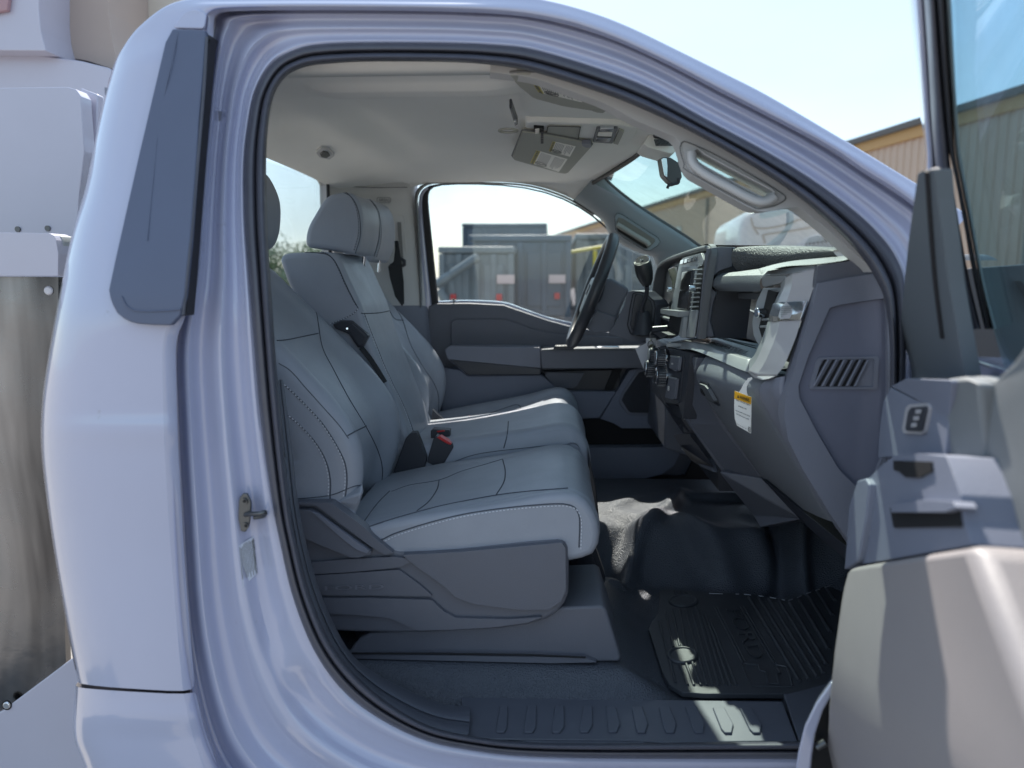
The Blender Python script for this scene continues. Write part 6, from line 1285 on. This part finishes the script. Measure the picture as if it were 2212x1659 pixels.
# long ribbed metal building running away to the left
bld = thing('metal_building', 'long tan ribbed metal building with a low dark eave beyond the truck', 'building', (4, 40, 0))
tan = mat('tan_metal_siding', (.50, .375, .29), .55, var=(.5, .07)); fas = mat('orange_tan_fascia', (.46, .27, .10), .6); roofm = mat('dark_roof_edge', (.10, .095, .09), .7)
Bp = [Vector((-3.2, 97, 0)), Vector((11.6, 6, 0))]
dvec = (Bp[1] - Bp[0]).normalized(); nvec = Vector((dvec.y, -dvec.x, 0));
if nvec.x > 0: nvec = -nvec
Lb = (Bp[1] - Bp[0]).length; vals = []; s = 0
while s < Lb:
    for ds_, h in ((0, 0), (.20, 0), (.225, .035), (.275, .035), (.30, 0)): vals.append((s + ds_, h))
    s += .30
zt = 5.15
rows = [[Bp[0] + dvec * s + nvec * h + Vector((0, 0, z)) for s, h in vals] for z in (0, zt)]
loft('ribbed_wall', rows, tan, bld, smooth=0)
for z0, z1, o, m, nme in ((zt - .05, zt + .22, .10, fas, 'fascia'), (zt + .222, zt + .38, .22, roofm, 'roof_edge')):
    q = [Bp[0] + nvec * o + Vector((0, 0, z0)), Bp[1] + nvec * o + Vector((0, 0, z0)), Bp[1] + nvec * o + Vector((0, 0, z1)), Bp[0] + nvec * o + Vector((0, 0, z1))]
    prism(nme, q, nvec * -.1, m, bld)
prism('roof_slope', [Bp[0] + Vector((0, 0, zt + .3)) + nvec * .2, Bp[1] + Vector((0, 0, zt + .3)) + nvec * .2, Bp[1] - nvec * 9 + Vector((0, 0, zt + 1.9)), Bp[0] - nvec * 9 + Vector((0, 0, zt + 1.9))], (0, 0, -.06), roofm, bld)
for k in range(9):
    p = Bp[0] + dvec * (8 + 9.2 * k) + nvec * .08
    box('downspout', p + Vector((0, 0, 2.5)), .12, .10, 5.0, mat('downspout_brown', (.16, .15, .13), .5) if k == 0 else MATS['downspout_brown'], bld)
for k in (3, 5):
    p = Bp[0] + dvec * (12 + 9.2 * k) + nvec * .06
    box('loading_door', p + Vector((0, 0, 2.0)), .06, 3.4, 4.0, mat('door_white_grey', (.45, .47, .46), .5) if k == 3 else MATS['door_white_grey'], bld, ax=(nvec, dvec, Vector((0, 0, 1))))
# dump trucks parked beyond the driver's window
navy = mat('slate_blue_body', (.05, .08, .12), .5, var=(1.6, .6)); dgrey = mat('dark_chassis', (.03, .032, .035), .6, var=(3, .3)); tyre = mat('tyre_rubber', (.02, .02, .022), .8); lamp = mat('red_lamp', (.5, .03, .03), .3); plate_m = mat('plate_pink_white', (.58, .46, .45), .5); greym = mat('pale_grey_body', (.15, .18, .20), .5, var=(1.6, .5)); ylw = mat('yellow_boom', (.60, .50, .06), .5)
def dump_truck(label, xc, y, wd, ztop, body, group='work trucks parked in the yard', tail=True, arms=False):
    t = thing('parked_work_truck', label, 'truck', (xc, y + 3, 0), group)
    x0, x1 = xc - wd / 2, xc + wd / 2
    BX('cargo_bed', x0, x1, y, y + 4.5, 1.05, ztop, body, t, .03)
    BX('bed_cap', x0 - .05, x1 + .05, y - .04, y + 4.5, ztop, ztop + .09, body, t, .02)
    for k in range(5): BX('bed_post', x0 + wd * k / 4 - .04, x0 + wd * k / 4 + .04, y - .05, y - .002, 1.05, ztop - .01, body, t, .01)
    for k in range(2): BX('tailgate_panel', x0 + .1 + (wd / 2) * k, x0 + wd / 2 - .1 + (wd / 2) * k, y - .03, y - .003, 1.2, ztop - .15, body, t, .01)
    BX('chassis', x0 + .3, x1 - .3, y - .1, y + 6.5, .62, 1.0, dgrey, t, .02); BX('rear_bumper', x0 + .05, x1 - .05, y - .25, y - .1, .55, .78, dgrey, t, .02)
    BX('cab_shell', x0 + .1, x1 - .1, y + 4.8, y + 6.6, .8, 2.3, greym, t, .1)
    for sx in (x0 + .16, x1 - .16):
        BX('tail_lamp', sx - .04, sx + .04, y - .10, y - .051, 1.31, 1.40, lamp, t, .01)
        for yy in (y + .9, y + 5.4): disc('wheel', (sx - .14, yy, .48), (1, 0, 0), .48, .28, tyre, t, n=28, bevel=.04)
    BX('licence_plate', xc + wd * .30, xc + wd * .30 + .24, y - .09, y - .06, 1.54, 1.66, plate_m, t)
    if arms:
        tube('hoist_arm', [Vector((x0 - .05, y - .3, ztop * .78)), Vector((x0 + wd * .55, y - .3, ztop * .97))], .06, greym, t); tube('hoist_arm', [Vector((x0, y - .3, ztop * .75)), Vector((x0 + wd * .3, y - .3, .9))], .06, greym, t)
    return t
dump_truck('pale grey hoist truck with diagonal arms, leftmost in the far window', -1.02, 10.5, .95, 1.95, greym, arms=True)
dump_truck('dark slate dump truck with wide tailgate and pinkish plate, mid row', -.45, 11.2, 1.40, 2.14, navy)
dump_truck('tall dark box truck showing its top edge behind the grey hoist truck', -1.15, 19, 2.0, 2.83, navy)
t4 = dump_truck('grey lift truck with yellow boom posts, right of the dark dump bed', 1.05, 12.0, 1.25, 2.2, greym)
BX('yellow_post', .63, .69, 11.6, 11.7, 1.6, 2.02, ylw, t4, .01); tube('yellow_boom', [Vector((.3, 11.7, 2.0)), Vector((.9, 11.7, 2.1))], .025, ylw, t4)
# white car beyond the front quarter of the driver's window
def car(label, cx, cy_, hdg, body):
    t = thing('parked_car', label, 'car', (cx, cy_, 0)); R = Matrix.Rotation(hdg, 3, 'Z'); c0 = Vector((cx, cy_, 0))
    def q(pts): return [c0 + R @ Vector((x, -.88, z)) for x, z in pts]
    prism('body', rounded(q([(-2.2, .35), (2.2, .35), (2.25, .75), (1.9, .92), (1.1, 1.0), (-1.6, 1.02), (-2.2, .95)]), .12), R @ Vector((0, 1.76, 0)), body, t, bevel=.06)
    prism('roof', rounded([c0 + R @ Vector((x, -.74, z)) for x, z in [(-1.5, 1.0), (1.05, 1.0), (.35, 1.46), (-.9, 1.48)]], .2), R @ Vector((0, 1.48, 0)), body, t, bevel=.05)
    prism('window', [c0 + R @ Vector((x, -.78, z)) for x, z in [(-1.3, 1.04), (.9, 1.04), (.3, 1.4), (-.85, 1.42)]], R @ Vector((0, 1.56, 0)), screenm, t)
    for wx in (-1.35, 1.4):
        for wy in (-.88, .68): disc('wheel', c0 + R @ Vector((wx, wy, .33)), R @ Vector((0, 1, 0)), .33, .2, tyre, t, n=24, bevel=.03)
    return t
car('white car parked by the green trees beyond the steering wheel', 1.5, 13.5, .2, paint2)
# driver side door mirror housing outside
tube('door_mirror_arm', [Vector((.36, 3.25, 1.55)), Vector((.44, 3.42, 1.57))], .02, plastic_b, truck)
prism('door_mirror', rounded([PY(x, y, 3.46) for x, y in rz_([(885, 380), (1230, 430), (1230, 1090), (890, 1075)])], .08), (.05, .14, 0), mat('speckled_mirror_back', (.22, .24, .25), .5, var=(60, .5)), truck, bevel=.01)
# white truck nose seen through the windshield
nose = thing('facing_truck', 'white truck front with curved hood and slim barred grille seen through the windshield', 'truck', (2.2, 8.2, 0))
nr = []
prof = [(1608, 552), (1610, 520), (1617, 480), (1634, 460), (1680, 452), (1740, 449), (1800, 452), (1850, 470), (1900, 500), (1960, 545)]
for dyy, sc in ((0, 1.0), (.25, 1.02), (.8, .97), (1.6, .9)):
    r = []
    for x, y in prof:
        p = PY(x, y, 6.6); c_ = Vector((2.35, 6.6, 1.2)); r.append(c_ + (p - c_) * sc + Vector((0, dyy, .06 * dyy)))
    nr.append(catmull(r, 30))
nr.insert(0, [p.lerp(Vector((2.35, 6.6, 1.4)), .06) + Vector((0, -.03, 0)) for p in nr[0]]); 
prism('nose_face', [p for p in nr[1]] + [Vector((3.4, 6.6, .6)), Vector((1.72, 6.6, .6))], (0, .1, 0), paint2, nose, bevel=.02)
loft('hood_shell', nr[1:], paint2, nose, smooth=70, solid=.03)
dl = lambda pts, y=6.59: [PY(p[0], p[1], y) for p in dz(pts)]
tube('panel_seam', catmull(dl([(530, 1345), (600, 1352), (720, 1330), (800, 1300), (880, 1285)]), 24), .008, ink_g, nose, n=5)
tube('panel_seam', catmull(dl([(600, 1440), (590, 1400), (600, 1388), (760, 1365), (920, 1338), (940, 1350), (960, 1425)]), 30), .008, ink_g, nose, n=5)
tube('panel_seam', catmull(dl([(515, 1290), (530, 1340), (560, 1390)]), 14), .007, ink_g, nose, n=5)
prism('grille_back', dl([(740, 1468), (860, 1440), (1040, 1415), (1130, 1440), (1110, 1485), (960, 1490), (900, 1482)], 6.58), (0, .01, 0), ink, nose)
for k in range(15):
    tube('grille_bar', dl([(750 + 24 * k, 1462 - 3.2 * k), (775 + 24 * k, 1478 - 1.0 * k)], 6.56), .014, paint2, nose, n=5)
prism('bumper', [Vector((1.8, 6.5, .55)), Vector((3.3, 6.5, .55)), Vector((3.3, 6.5, 1.0)), Vector((1.8, 6.5, 1.0))], (0, .1, 0), chrome, nose, bevel=.03)
# ---- trees
leafm = mat('leaf_green', (.12, .18, .075), .6, var=(1.2, .45)); bark = mat('bark', (.09, .07, .05), .9, var=(4, .3))
def tree(label, x, y, h, r, n=900, group=None, seed=1):
    rnd = random.Random(seed); t = thing('tree', label, 'tree', (x, y, 0), group); base = Vector((x, y, 0))
    g = [tube_geo([base, base + Vector((.05, 0, h * .3)), base + Vector((.1, .05, h * .6))], [r * .07, r * .05, r * .03], n=8)]
    for k in range(6):
        a = rnd.uniform(0, 6.28); z = h * rnd.uniform(.3, .5); g.append(tube_geo([base + Vector((0, 0, z)), base + Vector((math.cos(a) * r * .7, math.sin(a) * r * .7, z + h * .3))], [r * .03, r * .01], n=6))
    multi('trunk', g, bark, t, smooth=40)
    V = []; Fc = []; cl = []
    for k in range(26):
        a = rnd.uniform(0, 6.28); rr = rnd.uniform(0, .75) * r; zz = h * rnd.uniform(.35, .92); s_ = rnd.uniform(.22, .42) * r * (1.1 - .5 * abs(zz / h - .6)); cl.append((base + Vector((math.cos(a) * rr, math.sin(a) * rr, zz)), s_))
    for k in range(n):
        c, s_ = rnd.choice(cl); d = Vector((rnd.gauss(0, 1), rnd.gauss(0, 1), rnd.gauss(0, .8))).normalized() * s_ * rnd.uniform(.6, 1.1)
        p = c + d; a = Vector((rnd.gauss(0, 1), rnd.gauss(0, 1), rnd.gauss(0, 1))).normalized(); b = a.orthogonal(); l = rnd.uniform(.04, .08) * r * .45; i = len(V)
        V += [p - a * l, p + b * l * .5, p + a * l, p - b * l * .5]; Fc.append((i, i + 1, i + 2, i + 3))
    link('crown', mesh(V, Fc), leafm, t, smooth=0)
    return t
tree('leafy green tree behind the white car, beyond the steering wheel', 2.5, 26, 2.9, 1.3, 5200, seed=3)
tree('round pale green tree low in the rear window, left of the centre headrest', -9.7, 26, 2.65, 2.0, 5200, 'trees behind the rear window', 5)
tree('wide tree at the left edge of the rear window', -14.6, 32, 2.5, 3.0, 5200, 'trees behind the rear window', 6)
tree('tree half hidden by the centre headrest in the rear window', -10.2, 36, 2.9, 2.6, 5200, 'trees behind the rear window', 8)
